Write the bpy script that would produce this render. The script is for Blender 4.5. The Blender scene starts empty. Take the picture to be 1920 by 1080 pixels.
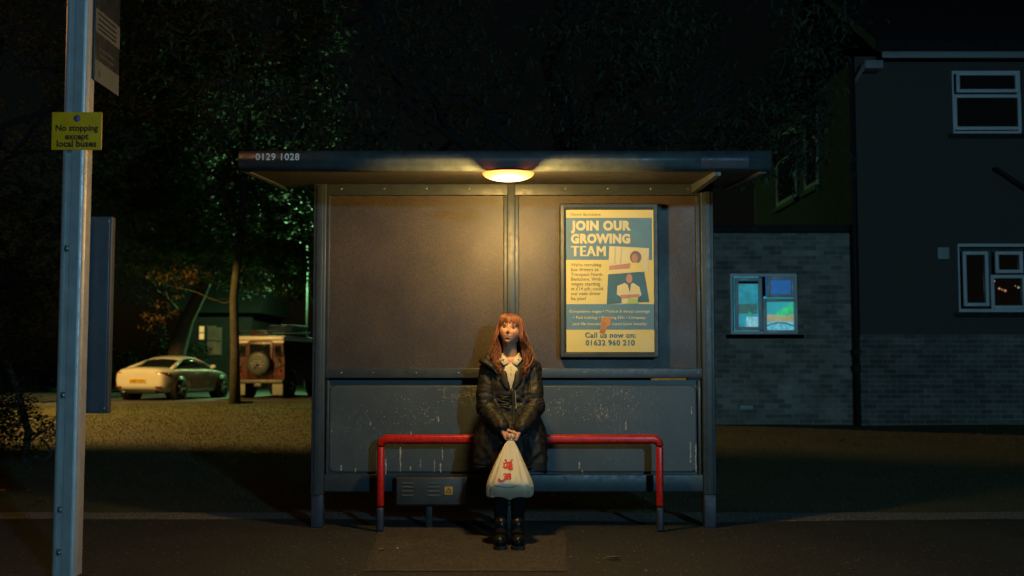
import bpy, bmesh, math, random
import numpy as np
from mathutils import Vector, Matrix, noise

# ------------------------------------------------------------------ camera, sky, lamps
SC = bpy.context.scene
COL = SC.collection
R = math.radians
CZ, F = 1.22, 2100.0
TH = math.atan(140 / F)
cam_data = bpy.data.cameras.new('camera')
cam = bpy.data.objects.new('camera', cam_data); COL.objects.link(cam)
cam.location = (0, 0, CZ); cam.rotation_euler = (R(90) + TH, 0, 0)
cam_data.sensor_width = 36; cam_data.lens = F / 1920 * 36
cam_data.clip_start = .05; cam_data.clip_end = 800
cam_data.dof.use_dof = True; cam_data.dof.focus_distance = 7.95; cam_data.dof.aperture_fstop = 2.2
SC.camera = cam

w = bpy.data.worlds.new('World'); SC.world = w; w.use_nodes = True
wt = w.node_tree; bg = wt.nodes['Background']
sky = wt.nodes.new('ShaderNodeTexSky'); sky.sky_type = 'NISHITA'; sky.sun_disc = False
sky.sun_elevation = R(4); sky.sun_rotation = R(150)
wt.links.new(sky.outputs[0], bg.inputs[0]); bg.inputs[1].default_value = .0010

def lamp(name, kind, loc, power, color, size=.15, target=None, spot=None, blend=.05):
    d = bpy.data.lights.new(name, kind); d.energy = power; d.color = color
    if kind in ('POINT', 'SPOT'): d.shadow_soft_size = size
    if kind == 'SPOT': d.spot_size = R(spot); d.spot_blend = blend
    if kind == 'SUN': d.angle = size
    o = bpy.data.objects.new(name, d); COL.objects.link(o); o.location = loc
    if target is not None:
        o.rotation_euler = (Vector(target) - Vector(loc)).to_track_quat('-Z', 'Y').to_euler()
    return o
# faint moon
lamp('moon', 'SUN', (0, 0, 30), .012, (.55, .8, 1), R(.5), (-10, 20, 0))
# cold street lamp on the opposite side of the road
lamp('street_lamp_light', 'POINT', (4.2, -5.5, 3.6), 2100, (.30, .72, .98), .2)
# orange street lamp further along the pavement, left of the bus stop
lamp('kerb_lamp_light', 'POINT', (-4.9, 7.9, 4.0), 48, (1, .40, .11), .06)

SC.view_settings.view_transform = 'Standard'; SC.view_settings.look = 'None'
SC.view_settings.exposure = 0; SC.view_settings.gamma = 1
SC.cycles.use_denoising = True
SC.cycles.max_bounces = 6
SC.cycles.sample_clamp_indirect = .6; SC.cycles.sample_clamp_direct = 6
SC.cycles.caustics_reflective = False; SC.cycles.caustics_refractive = False

# ------------------------------------------------------------------ helpers
rnd = random.Random(7)
def P(px, py, Y):
    cx = (px - 960) / F; cy = (540 - py) / F
    y = math.cos(TH) - cy * math.sin(TH); z = math.sin(TH) + cy * math.cos(TH)
    t = Y / y
    return Vector((cx * t, Y, CZ + z * t))
def PX(px, Y, py=600): return P(px, py, Y).x
def PZ(py, Y): return P(960, py, Y).z

class MB:
    def __init__(s): s.v = []; s.f = []; s.sm = []
    def add(s, vs, fs, smooth=False):
        b = len(s.v); s.v += [tuple(v) for v in vs]
        s.f += [tuple(i + b for i in f) for f in fs]; s.sm += [smooth] * len(fs); return s
    def box(s, x0, x1, y0, y1, z0, z1):
        vs = [(x, y, z) for z in (z0, z1) for y in (y0, y1) for x in (x0, x1)]
        return s.add(vs, [(0, 2, 3, 1), (4, 5, 7, 6), (0, 1, 5, 4), (2, 6, 7, 3), (0, 4, 6, 2), (1, 3, 7, 5)])
    def rbox(s, x0, x1, y0, y1, z0, z1, r=.01, seg=3):
        bm = bmesh.new(); bmesh.ops.create_cube(bm, size=1)
        for v in bm.verts:
            v.co = ((x0 + x1) / 2 + v.co.x * (x1 - x0), (y0 + y1) / 2 + v.co.y * (y1 - y0), (z0 + z1) / 2 + v.co.z * (z1 - z0))
        bmesh.ops.bevel(bm, geom=bm.edges[:], offset=r, segments=seg, affect='EDGES', profile=.5)
        return s.bm(bm, True)
    def bm(s, bm, smooth=False):
        bm.verts.index_update()
        s.add([v.co[:] for v in bm.verts], [[v.index for v in f.verts] for f in bm.faces], smooth); bm.free(); return s
    def rings(s, rs, closed=True, caps=True, smooth=True):
        n = len(rs[0]); vs = [p for r in rs for p in r]; fs = []
        for i in range(len(rs) - 1):
            for j in range(n if closed else n - 1):
                k = (j + 1) % n
                fs.append((i * n + j, i * n + k, (i + 1) * n + k, (i + 1) * n + j))
        if caps and closed:
            fs.append(tuple(range(n))[::-1]); fs.append(tuple(range((len(rs) - 1) * n, len(rs) * n)))
        return s.add(vs, fs, smooth)
    def tube(s, pts, r, n=10, flat=1.0, up=None):
        pts = [Vector(p) for p in pts]; m = len(pts)
        if not hasattr(r, '__len__'): r = [r] * m
        rs = []; nrm = None
        for i, p in enumerate(pts):
            t = (pts[min(i + 1, m - 1)] - pts[max(i - 1, 0)]).normalized()
            if nrm is None:
                a = Vector(up) if up else (Vector((0, 0, 1)) if abs(t.z) < .9 else Vector((0, 1, 0)))
                nrm = (a - t * a.dot(t)).normalized()
            else:
                nrm = (nrm - t * nrm.dot(t)); nrm = nrm.normalized() if nrm.length > 1e-6 else Vector((1, 0, 0))
            b = t.cross(nrm)
            rs.append([p + (nrm * math.cos(q) * flat + b * math.sin(q)) * r[i] for q in [2 * math.pi * k / n for k in range(n)]])
        return s.rings(rs)
    def ell(s, c, rx, ry, rz, n=16, m=10, rot=None):
        c = Vector(c); rs = []
        vs = []; fs = []
        for i in range(1, m):
            a = math.pi * i / m
            for j in range(n):
                b = 2 * math.pi * j / n
                vs.append(Vector((rx * math.sin(a) * math.cos(b), ry * math.sin(a) * math.sin(b), rz * math.cos(a))))
        vs += [Vector((0, 0, rz)), Vector((0, 0, -rz))]
        if rot is not None: vs = [rot @ v for v in vs]
        vs = [v + c for v in vs]
        for i in range(m - 2):
            for j in range(n):
                k = (j + 1) % n; fs.append((i * n + j, (i + 1) * n + j, (i + 1) * n + k, i * n + k))
        T, B = len(vs) - 2, len(vs) - 1
        for j in range(n):
            k = (j + 1) % n; fs.append((T, j, k)); fs.append((B, (m - 2) * n + k, (m - 2) * n + j))
        return s.add(vs, fs, True)
    def cap(s, a, b, ra, rb, n=12):                                 # tapered capsule
        a, b = Vector(a), Vector(b); t = (b - a).normalized()
        pts, rr = [], []
        for k in (-1, -.85, -.5, 0): pts.append(a + t * ra * k); rr.append(max(ra * math.sqrt(max(0, 1 - k * k)), ra * .05))
        for k in (0, .5, .85, 1): pts.append(b + t * rb * k); rr.append(max(rb * math.sqrt(max(0, 1 - k * k)), rb * .05))
        return s.tube(pts, rr, n)
    def cyl(s, a, b, r, n=20, smooth=True): return s.tube([a, b], r, n)
    def poly(s, pts): return s.add(pts, [tuple(range(len(pts)))])
    def prism(s, pts, d):                                           # extrude a polygon by vector d
        d = Vector(d); n = len(pts); vs = [Vector(p) for p in pts] + [Vector(p) + d for p in pts]
        fs = [tuple(range(n)), tuple(range(2 * n - 1, n - 1, -1))] + [(i, i + n, (i + 1) % n + n, (i + 1) % n) for i in range(n)]
        return s.add(vs, fs)
    def xf(s, M): s.v = [tuple(M @ Vector(v)) for v in s.v]; return s
    def mesh(s, name):
        me = bpy.data.meshes.new(name); me.from_pydata(s.v, [], s.f)
        me.polygons.foreach_set('use_smooth', s.sm); me.update(); return me
    def build(s, name, mat, parent=None, fix=True):
        me = s.mesh(name)
        if fix:
            bm = bmesh.new(); bm.from_mesh(me); bmesh.ops.recalc_face_normals(bm, faces=bm.faces[:]); bm.to_mesh(me); bm.free()
        return link(name, me, mat, parent)

def link(name, me, mat, parent=None):
    o = bpy.data.objects.new(name, me); COL.objects.link(o)
    if mat: me.materials.append(mat)
    if parent is not None:
        o.parent = parent; o.matrix_parent_inverse = base_of(parent)
    return o
INV = {}
def base_of(p):
    return INV.get(p.name, Matrix.Identity(4))
def tag(o, label=None, cat=None, group=None, kind=None):
    for k, v in (('label', label), ('category', cat), ('group', group), ('kind', kind)):
        if v: o[k] = v
    return o
def thing(name, loc, label, cat, group=None):
    o = bpy.data.objects.new(name, None); COL.objects.link(o); o.location = loc; o.empty_display_size = .1
    INV[o.name] = Matrix.Translation(-Vector(loc))
    return tag(o, label, cat, group)
def thing_rot(name, loc, rz, label, cat):                          # children built in local coordinates
    o = bpy.data.objects.new(name, None); COL.objects.link(o); o.location = loc; o.rotation_euler = (0, 0, rz)
    return tag(o, label, cat)
def struct(o): o['kind'] = 'structure'; return o

def remeshed(mb, voxel, smooth=4, name='tmp'):
    o = link(name, mb.mesh(name), None)
    m = o.modifiers.new('r', 'REMESH'); m.mode = 'VOXEL'; m.voxel_size = voxel
    if smooth:
        k = o.modifiers.new('s', 'SMOOTH'); k.factor = .5; k.iterations = smooth
    dg = bpy.context.evaluated_depsgraph_get(); dg.update()
    me = bpy.data.meshes.new_from_object(o.evaluated_get(dg))
    bpy.data.objects.remove(o)
    me.polygons.foreach_set('use_smooth', [True] * len(me.polygons))
    return me
def coords(me):
    a = np.empty(len(me.vertices) * 3, np.float32); me.vertices.foreach_get('co', a); return a.reshape(-1, 3).astype(float)
def normals(me):
    a = np.empty(len(me.vertices) * 3, np.float32); me.vertex_normals.foreach_get('vector', a); return a.reshape(-1, 3).astype(float)
def setco(me, a): me.vertices.foreach_set('co', a.astype(np.float32).ravel()); me.update()

def text_mb(mb, s, x0, x1, zb, Y, bold=0.0, xform=None, stretch=1.0, align='fit', space=1.0):
    """lettering facing -Y: fitted between x0 and x1 on baseline zb (align 'fit'), all in metres"""
    c = bpy.data.curves.new('t', 'FONT'); c.body = s; c.size = 1; c.offset = bold; c.space_character = space; c.resolution_u = 3
    o = bpy.data.objects.new('t', c); COL.objects.link(o)
    dg = bpy.context.evaluated_depsgraph_get(); dg.update()
    me = bpy.data.meshes.new_from_object(o.evaluated_get(dg))
    a = coords(me); mn, mx = a[:, 0].min(), a[:, 0].max(); k = (x1 - x0) / (mx - mn)
    vs = [(x0 + (p[0] - mn) * k, Y, zb + p[1] * k * stretch) for p in a]
    if xform: vs = [xform(Vector(v)) for v in vs]
    mb.add(vs, [tuple(p.vertices) for p in me.polygons])
    bpy.data.objects.remove(o); bpy.data.curves.remove(c); bpy.data.meshes.remove(me)

# ------------------------------------------------------------------ materials
class NT:
    def __init__(s, name):
        s.m = bpy.data.materials.new(name); s.m.use_nodes = True; s.t = s.m.node_tree; s.n = s.t.nodes; s.b = s.n['Principled BSDF']
        s.tc = s.n.new('ShaderNodeTexCoord')
    def new(s, k, **kw):
        x = s.n.new('ShaderNode' + k)
        for a, v in kw.items(): setattr(x, a, v)
        return x
    def l(s, a, b): s.t.links.new(a, b)
    def noise(s, scale, detail=4, rough=.6, vec=None, scl=None):
        x = s.new('TexNoise'); x.inputs['Scale'].default_value = scale; x.inputs['Detail'].default_value = detail; x.inputs['Roughness'].default_value = rough
        v = vec or s.tc.outputs['Object']
        if scl:
            mp = s.new('Mapping'); mp.inputs['Scale'].default_value = scl; s.l(v, mp.inputs[0]); v = mp.outputs[0]
        s.l(v, x.inputs['Vector']); return x.outputs[0]
    def ramp(s, fac, stops):
        x = s.new('ValToRGB'); e = x.color_ramp.elements
        while len(e) < len(stops): e.new(.5)
        for q, (p, c) in zip(e, stops):
            q.position = p; q.color = (*c, 1) if hasattr(c, '__len__') else (c, c, c, 1)
        s.l(fac, x.inputs[0]); return x.outputs[0]
    def mix(s, fac, a, b):
        x = s.new('Mix', data_type='RGBA')
        for i, v in ((0, fac), (6, a), (7, b)):
            if hasattr(v, 'is_output'): s.l(v, x.inputs[i])
            elif hasattr(v, '__len__'): x.inputs[i].default_value = (*v, 1)
            else: x.inputs[i].default_value = v
        return x.outputs[2]
    def bump(s, h, strength, dist=.01):
        x = s.new('Bump'); x.inputs['Strength'].default_value = strength; x.inputs['Distance'].default_value = dist
        s.l(h, x.inputs['Height']); s.l(x.outputs[0], s.b.inputs['Normal']); return s
    def col(s, c):
        if hasattr(c, 'is_output'): s.l(c, s.b.inputs['Base Color'])
        else: s.b.inputs['Base Color'].default_value = (*c, 1)
        return s
    def set(s, **kw):
        for k, v in kw.items(): s.b.inputs[k.replace('_', ' ')].default_value = v
        return s

def vary(name, c, amt=.35, scale=6, rough=.6, metal=0, bump=0, bscale=60, fleck=None, **kw):
    """a surface of one colour with worn, uneven tone, fine grain and a little relief"""
    t = NT(name); lo = tuple(x * (1 - amt) for x in c); hi = tuple(min(1, x * (1 + amt)) for x in c)
    col = t.ramp(t.noise(scale, 6, .65), [(.3, lo), (.7, hi)])
    if fleck:
        fc, fs, thr = fleck
        col = t.mix(t.ramp(t.noise(fs, 2, .6), [(thr, 0.), (thr + .04, 1.)]), col, fc)
    t.col(col).set(Roughness=rough, Metallic=metal)
    t.l(t.ramp(t.noise(scale * 2.3, 5), [(.3, max(.02, rough - .12)), (.75, min(1, rough + .15))]), t.b.inputs['Roughness'])
    if bump: t.bump(t.noise(bscale, 4), bump)
    for k, v in kw.items(): t.b.inputs[k.replace('_', ' ')].default_value = v
    return t.m
def glow(name, c, s):
    t = NT(name); t.col((.02, .02, .02)); t.b.inputs['Emission Color'].default_value = (*c, 1); t.b.inputs['Emission Strength'].default_value = s; return t.m
def glassy(name, c=(.01, .014, .016), rough=.06):
    t = NT(name); t.col(c).set(Roughness=rough); t.b.inputs['Specular IOR Level'].default_value = .6; return t.m
def leafy(name, c, c2, trans=.35, rough=.42):
    t = NT(name); inf = t.new('ObjectInfo'); geo = t.new('NewGeometry')
    col = t.mix(t.ramp(geo.outputs['Random Per Island'], [(0, 0.), (1, 1.)]), c, c2)
    t.col(col).set(Roughness=rough)
    tr = t.new('BsdfTranslucent'); t.l(col, tr.inputs[0]); mx = t.new('MixShader'); mx.inputs[0].default_value = trans
    t.l(t.b.outputs[0], mx.inputs[1]); t.l(tr.outputs[0], mx.inputs[2]); t.l(mx.outputs[0], t.n['Material Output'].inputs[0])
    return t.m

M = {}
M['frame'] = vary('shelter_paint', (.027, .037, .047), .18, 9, .42, bump=.08, bscale=180, fleck=((.2, .2, .19), 70, .74))
M['lip'] = vary('roof_edge_paint', (.045, .055, .06), .3, 12, .48, bump=.05, bscale=150)
M['alu'] = vary('brushed_aluminium', (.42, .40, .40), .12, 7, .45, .35, bump=.05, bscale=200)
M['bolt'] = vary('bolt_steel', (.5, .5, .5), .2, 30, .3, .8)
M['case'] = vary('case_back_paint', (.05, .058, .072), .15, 8, .5, bump=.1, bscale=220)
M['navy'] = vary('post_foot_paint', (.018, .024, .045), .35, 14, .5, bump=.15, bscale=90)
M['black'] = vary('black_rubber', (.012, .012, .012), .3, 20, .6)
M['cream'] = vary('cream_paper', (.47, .45, .28), .05, 4, .5)
M['yellow_paper'] = vary('yellow_paper', (.49, .44, .17), .06, 4, .5)
M['blue_ink'] = vary('blue_ink', (.07, .165, .27), .12, 5, .5)
M['dark_ink'] = vary('dark_ink', (.13, .13, .10), .1, 5, .6)
M['navy_ink'] = vary('navy_ink', (.03, .10, .17), .1, 5, .5)
M['skin_ink'] = vary('skin_ink', (.34, .18, .13), .15, 20, .5)
M['hair_ink'] = vary('hair_ink', (.13, .10, .10), .2, 20, .5)
M['stain'] = vary('rust_stain', (.32, .15, .05), .4, 14, .6)
M['sign_yellow'] = vary('sign_yellow', (.82, .36, .006), .12, 12, .4)
M['sign_black'] = vary('sign_black', (.012, .012, .012), .1, 12, .5)
M['sticker'] = vary('purple_sticker', (.16, .10, .22), .1, 12, .5)
M['flag_white'] = vary('flag_white', (.10, .105, .105), .1, 9, .45)
M['flag_dark'] = vary('flag_dark', (.02, .022, .028), .1, 9, .45)
M['number'] = vary('reflective_white', (.7, .72, .72), .08, 30, .4)
# ------------------------------------------------------------------ ground
def sstep(a, b, x):
    t = max(0., min(1., (x - a) / (b - a))); return t * t * (3 - 2 * t)
def gz(x, y):
    ramp = max(0, min(1, (y - 9.3) / 9.2))
    left = .12 * sstep(9, 31, y) + .14 * sstep(45, 120, y)
    right = .27 * ramp
    k = sstep(-2, 4, x)
    und = .018 * noise.noise(Vector((x * .45, y * .45, 3))) * sstep(9.4, 11, y)
    return left * (1 - k) + right * k + und - .03
def sheet(name, xs, ys, zf, mat):
    mb = MB(); n = len(xs)
    mb.add([(x, y, zf(x, y)) for y in ys for x in xs], [(j * n + i, j * n + i + 1, (j + 1) * n + i + 1, (j + 1) * n + i) for j in range(len(ys) - 1) for i in range(n - 1)], True)
    return struct(mb.build(name, mat))
t = NT('lawn_soil')
t.col(t.ramp(t.noise(1.6, 8, .7), [(.3, (.030, .034, .011)), (.55, (.050, .050, .017)), (.75, (.068, .060, .022))])).set(Roughness=.95)
t.bump(t.noise(26, 6, .7), .35, .04); M['soil'] = t.m
def frange(a, b, n): return [a + (b - a) * i / (n - 1) for i in range(n)]
xs = [-220, -120, -60, -40] + frange(-26, 22, 97) + [40, 60, 120, 220]
ys = [-40, -6, 3] + frange(8.6, 46, 110) + [55, 70, 100, 180, 400]
sheet('ground', xs, ys, lambda x, y: gz(x, y) if y > 8.7 else -.3, M['soil'])

t = NT('tarmac')
base = t.ramp(t.noise(2.2, 7, .7), [(.3, (.009, .0105, .012)), (.7, (.024, .024, .025))])
gr = t.ramp(t.noise(48, 5, .8, scl=(1, .28, 1)), [(.36, .2), (.64, 1.8)])
mm = t.new('MixRGB', blend_type='MULTIPLY'); mm.inputs[0].default_value = 1; t.l(base, mm.inputs[1]); t.l(gr, mm.inputs[2])
col = t.mix(t.ramp(t.noise(50, 2, .5, scl=(1, .3, 1)), [(.67, 0.), (.70, 1.)]), mm.outputs[0], (.20, .18, .15))
t.col(col).set(Roughness=.72); t.bump(t.noise(60, 5, .75), 1, .02); M['tarmac'] = t.m
t = NT('patch_tarmac')
base = t.ramp(t.noise(3.2, 7, .7), [(.3, (.028, .023, .020)), (.7, (.052, .042, .035))])
gr = t.ramp(t.noise(50, 5, .8, scl=(1, .28, 1)), [(.36, .3), (.64, 1.7)])
mm = t.new('MixRGB', blend_type='MULTIPLY'); mm.inputs[0].default_value = 1; t.l(base, mm.inputs[1]); t.l(gr, mm.inputs[2])
t.col(mm.outputs[0]).set(Roughness=.8); t.bump(t.noise(60, 5, .75), .9, .018); M['patch'] = t.m
t = NT('road_tarmac')
t.col(t.ramp(t.noise(90, 5, .7), [(.3, (.015, .015, .016)), (.7, (.05, .05, .05))])).set(Roughness=.8); M['road'] = t.m
t = NT('gravel_strip')
t.col(t.ramp(t.noise(55, 5, .75), [(.36, (.035, .035, .033)), (.52, (.13, .13, .12)), (.68, (.5, .5, .48))])).set(Roughness=.9)
t.bump(t.noise(55, 5, .75), 1, .03); M['gravel'] = t.m

# pavement slab (its back edge wanders), kerb, road
def back_y(x): return 8.86 + .05 * noise.noise(Vector((x * .9, 0, 0))) + .03 * noise.noise(Vector((x * 4.1, 2, 0))) - .16 * math.exp(-((x - 1.2) / 1.6) ** 2)
mb = MB(); pxs = frange(-30, 30, 301)
top = [(x, back_y(x), 0) for x in pxs]
for i in range(300):
    x0, x1 = pxs[i], pxs[i + 1]; b0, b1 = back_y(x0), back_y(x1)
    mb.add([(x0, 4, 0), (x1, 4, 0), (x1, b1, 0), (x0, b0, 0)], [(0, 1, 2, 3)])
    mb.add([(x0, b0, 0), (x1, b1, 0), (x1, b1, -.2), (x0, b0, -.2)], [(0, 1, 2, 3)])
struct(mb.build('pavement', M['tarmac']))
mb = MB(); pb = [P(716, 986, 8.2), P(1056, 986, 8.2)]
pts = []
for (px, py) in ((680, 1072), (716, 984), (1050, 984), (1062, 1010), (1064, 1072)):
    # place on z = 0
    a = P(px, py, 1.0); k = CZ / (CZ - a.z); pts.append(Vector((a.x * k, k, .004)))
edge = []
for i in range(5):
    a, b = pts[i], pts[(i + 1) % 5]
    for q in range(12):
        p = a.lerp(b, q / 12); nn = noise.noise(p * 7) * .018; edge.append((p.x + nn, p.y + nn, .004))
mb.poly(edge); struct(mb.build('pavement_patch', M['patch']))
mb = MB(); mb.rbox(-30, 30, 3.86, 3.998, -.3, .0, .012); struct(mb.build('kerb', M['frame']))
mb = MB(); mb.add([(-60, -5, -.12), (60, -5, -.12), (60, 3.86, -.12), (-60, 3.86, -.12)], [(0, 1, 2, 3)]); struct(mb.build('road', M['road']))
# gravelly concrete edging between pavement and grass
mb = MB(); gx = frange(-30, 30, 301)
def gy(x): return 9.25 + .07 * noise.noise(Vector((x * 1.1, 5, 0))) + .06 * noise.noise(Vector((x * 5, 9, 0)))
for i in range(300):
    x0, x1 = gx[i], gx[i + 1]
    mb.add([(x0, 8.55, -.012), (x1, 8.55, -.012), (x1, gy(x1), .0), (x0, gy(x0), .0)], [(0, 1, 2, 3)], True)
struct(mb.build('edging_strip', M['gravel']))
# parking strip for the two vehicles
def gp(px, py):
    """point of the lawn seen at a pixel"""
    z = 0.
    for _ in range(30):
        a = P(px, py, 1.0); k = (CZ - z) / (CZ - a.z); z = gz(a.x * k, k)
    return Vector((a.x * k, k, z))
mb = MB(); pk = frange(-24, -2, 45)
def edge_y(x): return 30.2 + (x + 11) * .32
for i in range(44):
    for j in range(8):
        q = []
        for (x, jj) in ((pk[i], j), (pk[i + 1], j), (pk[i + 1], j + 1), (pk[i], j + 1)):
            y = edge_y(x) + jj * 1.7; q.append((x, y, gz(x, y) + .012))
        mb.add(q, [(0, 1, 2, 3)], True)
M['lane'] = vary('lane_tarmac', (.07, .075, .08), .3, 3, .6, bump=.3)
struct(mb.build('parking_lane', M['lane']))
mb = MB()
for i in range(44):
    x0, x1 = pk[i], pk[i + 1]
    a, b = edge_y(x0), edge_y(x1)
    mb.add([(x0, a - .14, gz(x0, a) - .1), (x1, b - .14, gz(x1, b) - .1), (x1, b - .14, gz(x1, b) + .07), (x0, a - .14, gz(x0, a) + .07), (x0, a, gz(x0, a) + .07), (x1, b, gz(x1, b) + .07), (x1, b, gz(x1, b) - .1), (x0, a, gz(x0, a) - .1)],
           [(0, 1, 2, 3), (3, 2, 5, 4), (4, 5, 6, 7)])
struct(mb.build('lane_kerb', M['lane']))

# grass blades (uncountable)
def grass(name, n, x0, x1, y0, y1, h, wd, mat, dens=None):
    rg = np.random.default_rng(3); vs = []; fs = []
    k = 0
    for i in range(n):
        y = y0 + (y1 - y0) * rg.random() ** 1.0; sp = y / 9.0
        x = x0 + (x1 - x0) * rg.random()
        if abs(x) > y * .48 + 1 or (y < gy(x) + .02 and rg.random() > .15): continue
        if y > edge_y(x) - .2 and -24 < x < -2: continue
        hh = h * (.5 + rg.random()) * .8; ww = wd * sp * (.6 + .8 * rg.random())
        a = rg.random() * 6.283; z = gz(x, y); dx, dy = math.cos(a) * ww, math.sin(a) * ww
        lx, ly = (rg.random() - .5) * hh * 1.4, (rg.random() - .5) * hh * 1.4
        vs += [(x - dx, y - dy, z - .01), (x + dx, y + dy, z - .01), (x + lx, y + ly, z + hh)]; fs.append((k, k + 1, k + 2)); k += 3
    me = bpy.data.meshes.new(name); me.from_pydata(vs, [], fs); me.update()
    return tag(link(name, me, mat), kind='stuff')
t = NT('grass_blade'); geo = t.new('NewGeometry')
dry = t.ramp(geo.outputs['Random Per Island'], [(0, (.062, .054, .017)), (1, (.086, .070, .024))])
grn = t.ramp(geo.outputs['Random Per Island'], [(0, (.022, .058, .012)), (1, (.046, .082, .020))])
t.col(t.mix(t.ramp(t.noise(.42, 5, .65), [(.50, 0.), (.66, 1.)]), grn, dry)).set(Roughness=.8); M['blade'] = t.m
go = grass('grass', 210000, -17, 15, 9.2, 33, .022, .0045, M['blade'])

# ------------------------------------------------------------------ bus stop post
YP = 6.5
post_c = (PX(126, YP, 1070), YP, 0)
post = thing('bus_stop_post', post_c, 'pale aluminium bus stop post with a yellow no-stopping plate, flag and timetable case', 'bus stop')
def post_x(z): return post_c[0] + z * .0
hw = .072
prof = []
# extruded section: rounded rectangle with a slot on the face towards the road
def slot_profile():
    p = []
    def arc(cx, cy, r, a0, a1, n=6):
        for i in range(n + 1):
            a = R(a0 + (a1 - a0) * i / n); p.append((cx + r * math.cos(a), cy + r * math.sin(a)))
    p.append((-.044, -.06)); p.append((-.044, -.052)); p.append((-.012, -.052)); p.append((-.012, -.06))
    arc(.035, -.03, .035, -82, 0); arc(.035, .03, .035, 0, 90); arc(-.045, .03, .028, 90, 180); arc(-.047, -.035, .025, 180, 262)
    return p
sp = slot_profile()
mb = MB(); mb.rings([[(post_c[0] + x, YP + y, z) for (x, y) in sp] for z in (0.0, 1.2, 2.4, 3.65)], smooth=False)
col_o = mb.build('column', M['alu'], post)
mb = MB(); mb.rbox(post_c[0] - .085, post_c[0] + .085, YP - .075, YP + .075, -.01, .012, .005); mb.build('base_collar', M['navy'], post)
for py in (466, 741, 956, 1036):
    z = PZ(py, YP - .06); x = post_c[0] - .026
    mb = MB(); mb.rbox(x - .016, x + .016, YP - .0585, YP - .0525, z - .019, z + .019, .002)
    mb.cyl((x, YP - .058, z), (x, YP - .068, z), .0105, 6, False)
    mb.build('bolt', M['bolt'], post)
# yellow plate
YS = YP - .068
a, b = P(97.5, 210, YS), P(190, 281, YS)
mb = MB(); mb.rbox(a.x, b.x, YS, YS + .008, b.z, a.z, .0035); 
plate = mb.build('restriction_plate', M['sign_yellow'], post)
mb = MB()
for s, p0, p1, base in (('No stopping', 104, 184, 245), ('except', 121.5, 166, 261), ('local buses', 106, 180.5, 275)):
    text_mb(mb, s, PX(p0, YS, base), PX(p1, YS, base), PZ(base, YS - .001), YS - .001, .03)
mb.build('lettering', M['sign_black'], plate)
mb = MB(); c0 = P(144.5, 222, YS); mb.cyl((c0.x, YS - .002, c0.z), (c0.x, YS + .002, c0.z), .020, 20, False); mb.build('sticker', M['sticker'], plate)
mb = MB(); mb.box(post_c[0] - .04, post_c[0] + .05, YS + .008, YP - .05, b.z - .012, b.z + .004); mb.build('clamp', M['bolt'], plate)
# flag, fixed edge-on to the right face of the column
fx = post_c[0] + .074
mb = MB(); zb0 = PZ(140, YP); mb.rbox(fx, fx + .012, YP - .01, YP + .40, zb0 - .02, zb0 + .85, .004)
flag = mb.build('stop_flag', M['flag_dark'], post)
zA = [PZ(y, YP) for y in (112, 60, 15, -40)]
fX = fx + .0135
def fr(z0, z1): return [(fX, YP - .008, z0), (fX, YP + .398, z0), (fX, YP + .398, z1), (fX, YP - .008, z1)]
mb = MB(); zt = lambda y: PZ(y, YP)
mb.poly(fr(zt(150), zt(110))); mb.build('flag_band', M['flag_white'], flag); mb = MB(); mb.poly(fr(zt(58), zt(14))); mb.build('flag_band', M['flag_white'], flag)
mb = MB()
for yy in (20, 30, 40, 48):
    mb.poly([(fX + .001, YP + .03, zt(yy) - .012), (fX + .001, YP + .33, zt(yy) - .012), (fX + .001, YP + .33, zt(yy)), (fX + .001, YP + .03, zt(yy))])
mb.build('flag_text_line', M['flag_dark'], flag)
mb = MB()
for yy in (84, 96): mb.poly([(fX + .001, YP + .05, zt(yy) - .012), (fX + .001, YP + .3, zt(yy) - .012), (fX + .001, YP + .3, zt(yy)), (fX + .001, YP + .05, zt(yy))])
mb.ell((fX, YP + .07, zt(133)), .001, .022, .022); mb.build('flag_text_line', M['case'], flag)
# timetable case, seen from behind
YC = YP + .075
mb = MB(); a, b = P(104, 406, YC), P(197, 403, YC); z0 = PZ(775, YC)
cx0 = post_c[0] - .105; cx1 = post_c[0] + .182
mb.rbox(cx0, cx1, YC, YC + .06, z0, a.z, .006)
case = mb.build('timetable_case', M['case'], post)
mb = MB(); mb.rbox(cx0 + .012, cx1 - .012, YC - .006, YC + .001, z0 + .012, a.z - .012, .003); mb.build('back_plate', M['case'], case)
mb = MB()
for zz in (a.z - .03, z0 + .03):
    for xx in (cx0 + .022, cx1 - .018): mb = MB(); mb.ell((xx, YC - .006, zz), .005, .004, .005, 8, 6); mb.build('rivet', M['bolt'], case)
for zz in (a.z - .12, z0 + .12):
    mb = MB(); mb.box(post_c[0] - .05, post_c[0] + .05, YP + .058, YC - .004, zz - .02, zz + .02); mb.build('bracket', M['bolt'], post)

# ------------------------------------------------------------------ bus shelter
YW = 8.45
sh = thing('bus_shelter', (0.01, YW, 0), 'grey bus shelter with flat roof, panelled back and number 0129 1028', 'bus shelter')
XL0, XL1 = PX(584, YW, 980), PX(608, YW, 980); XR0, XR1 = PX(1318, YW, 980), PX(1342, YW, 980)
ztop = PZ(345, YW)
t = NT('panel_polycarbonate')
spk = t.ramp(t.noise(95, 4, .75), [(.36, .55), (.64, 1.45)])
big = t.ramp(t.noise(1.6, 6, .65), [(.3, (.040, .029, .021)), (.7, (.088, .062, .044))])
mm = t.new('MixRGB', blend_type='MULTIPLY'); mm.inputs[0].default_value = 1; t.l(big, mm.inputs[1]); t.l(spk, mm.inputs[2])
c = t.mix(t.ramp(t.noise(46, 2, .5), [(.76, 0.), (.80, .6)]), mm.outputs[0], (.13, .11, .09))
t.col(c); t.b.inputs['Specular IOR Level'].default_value = .62
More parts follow.
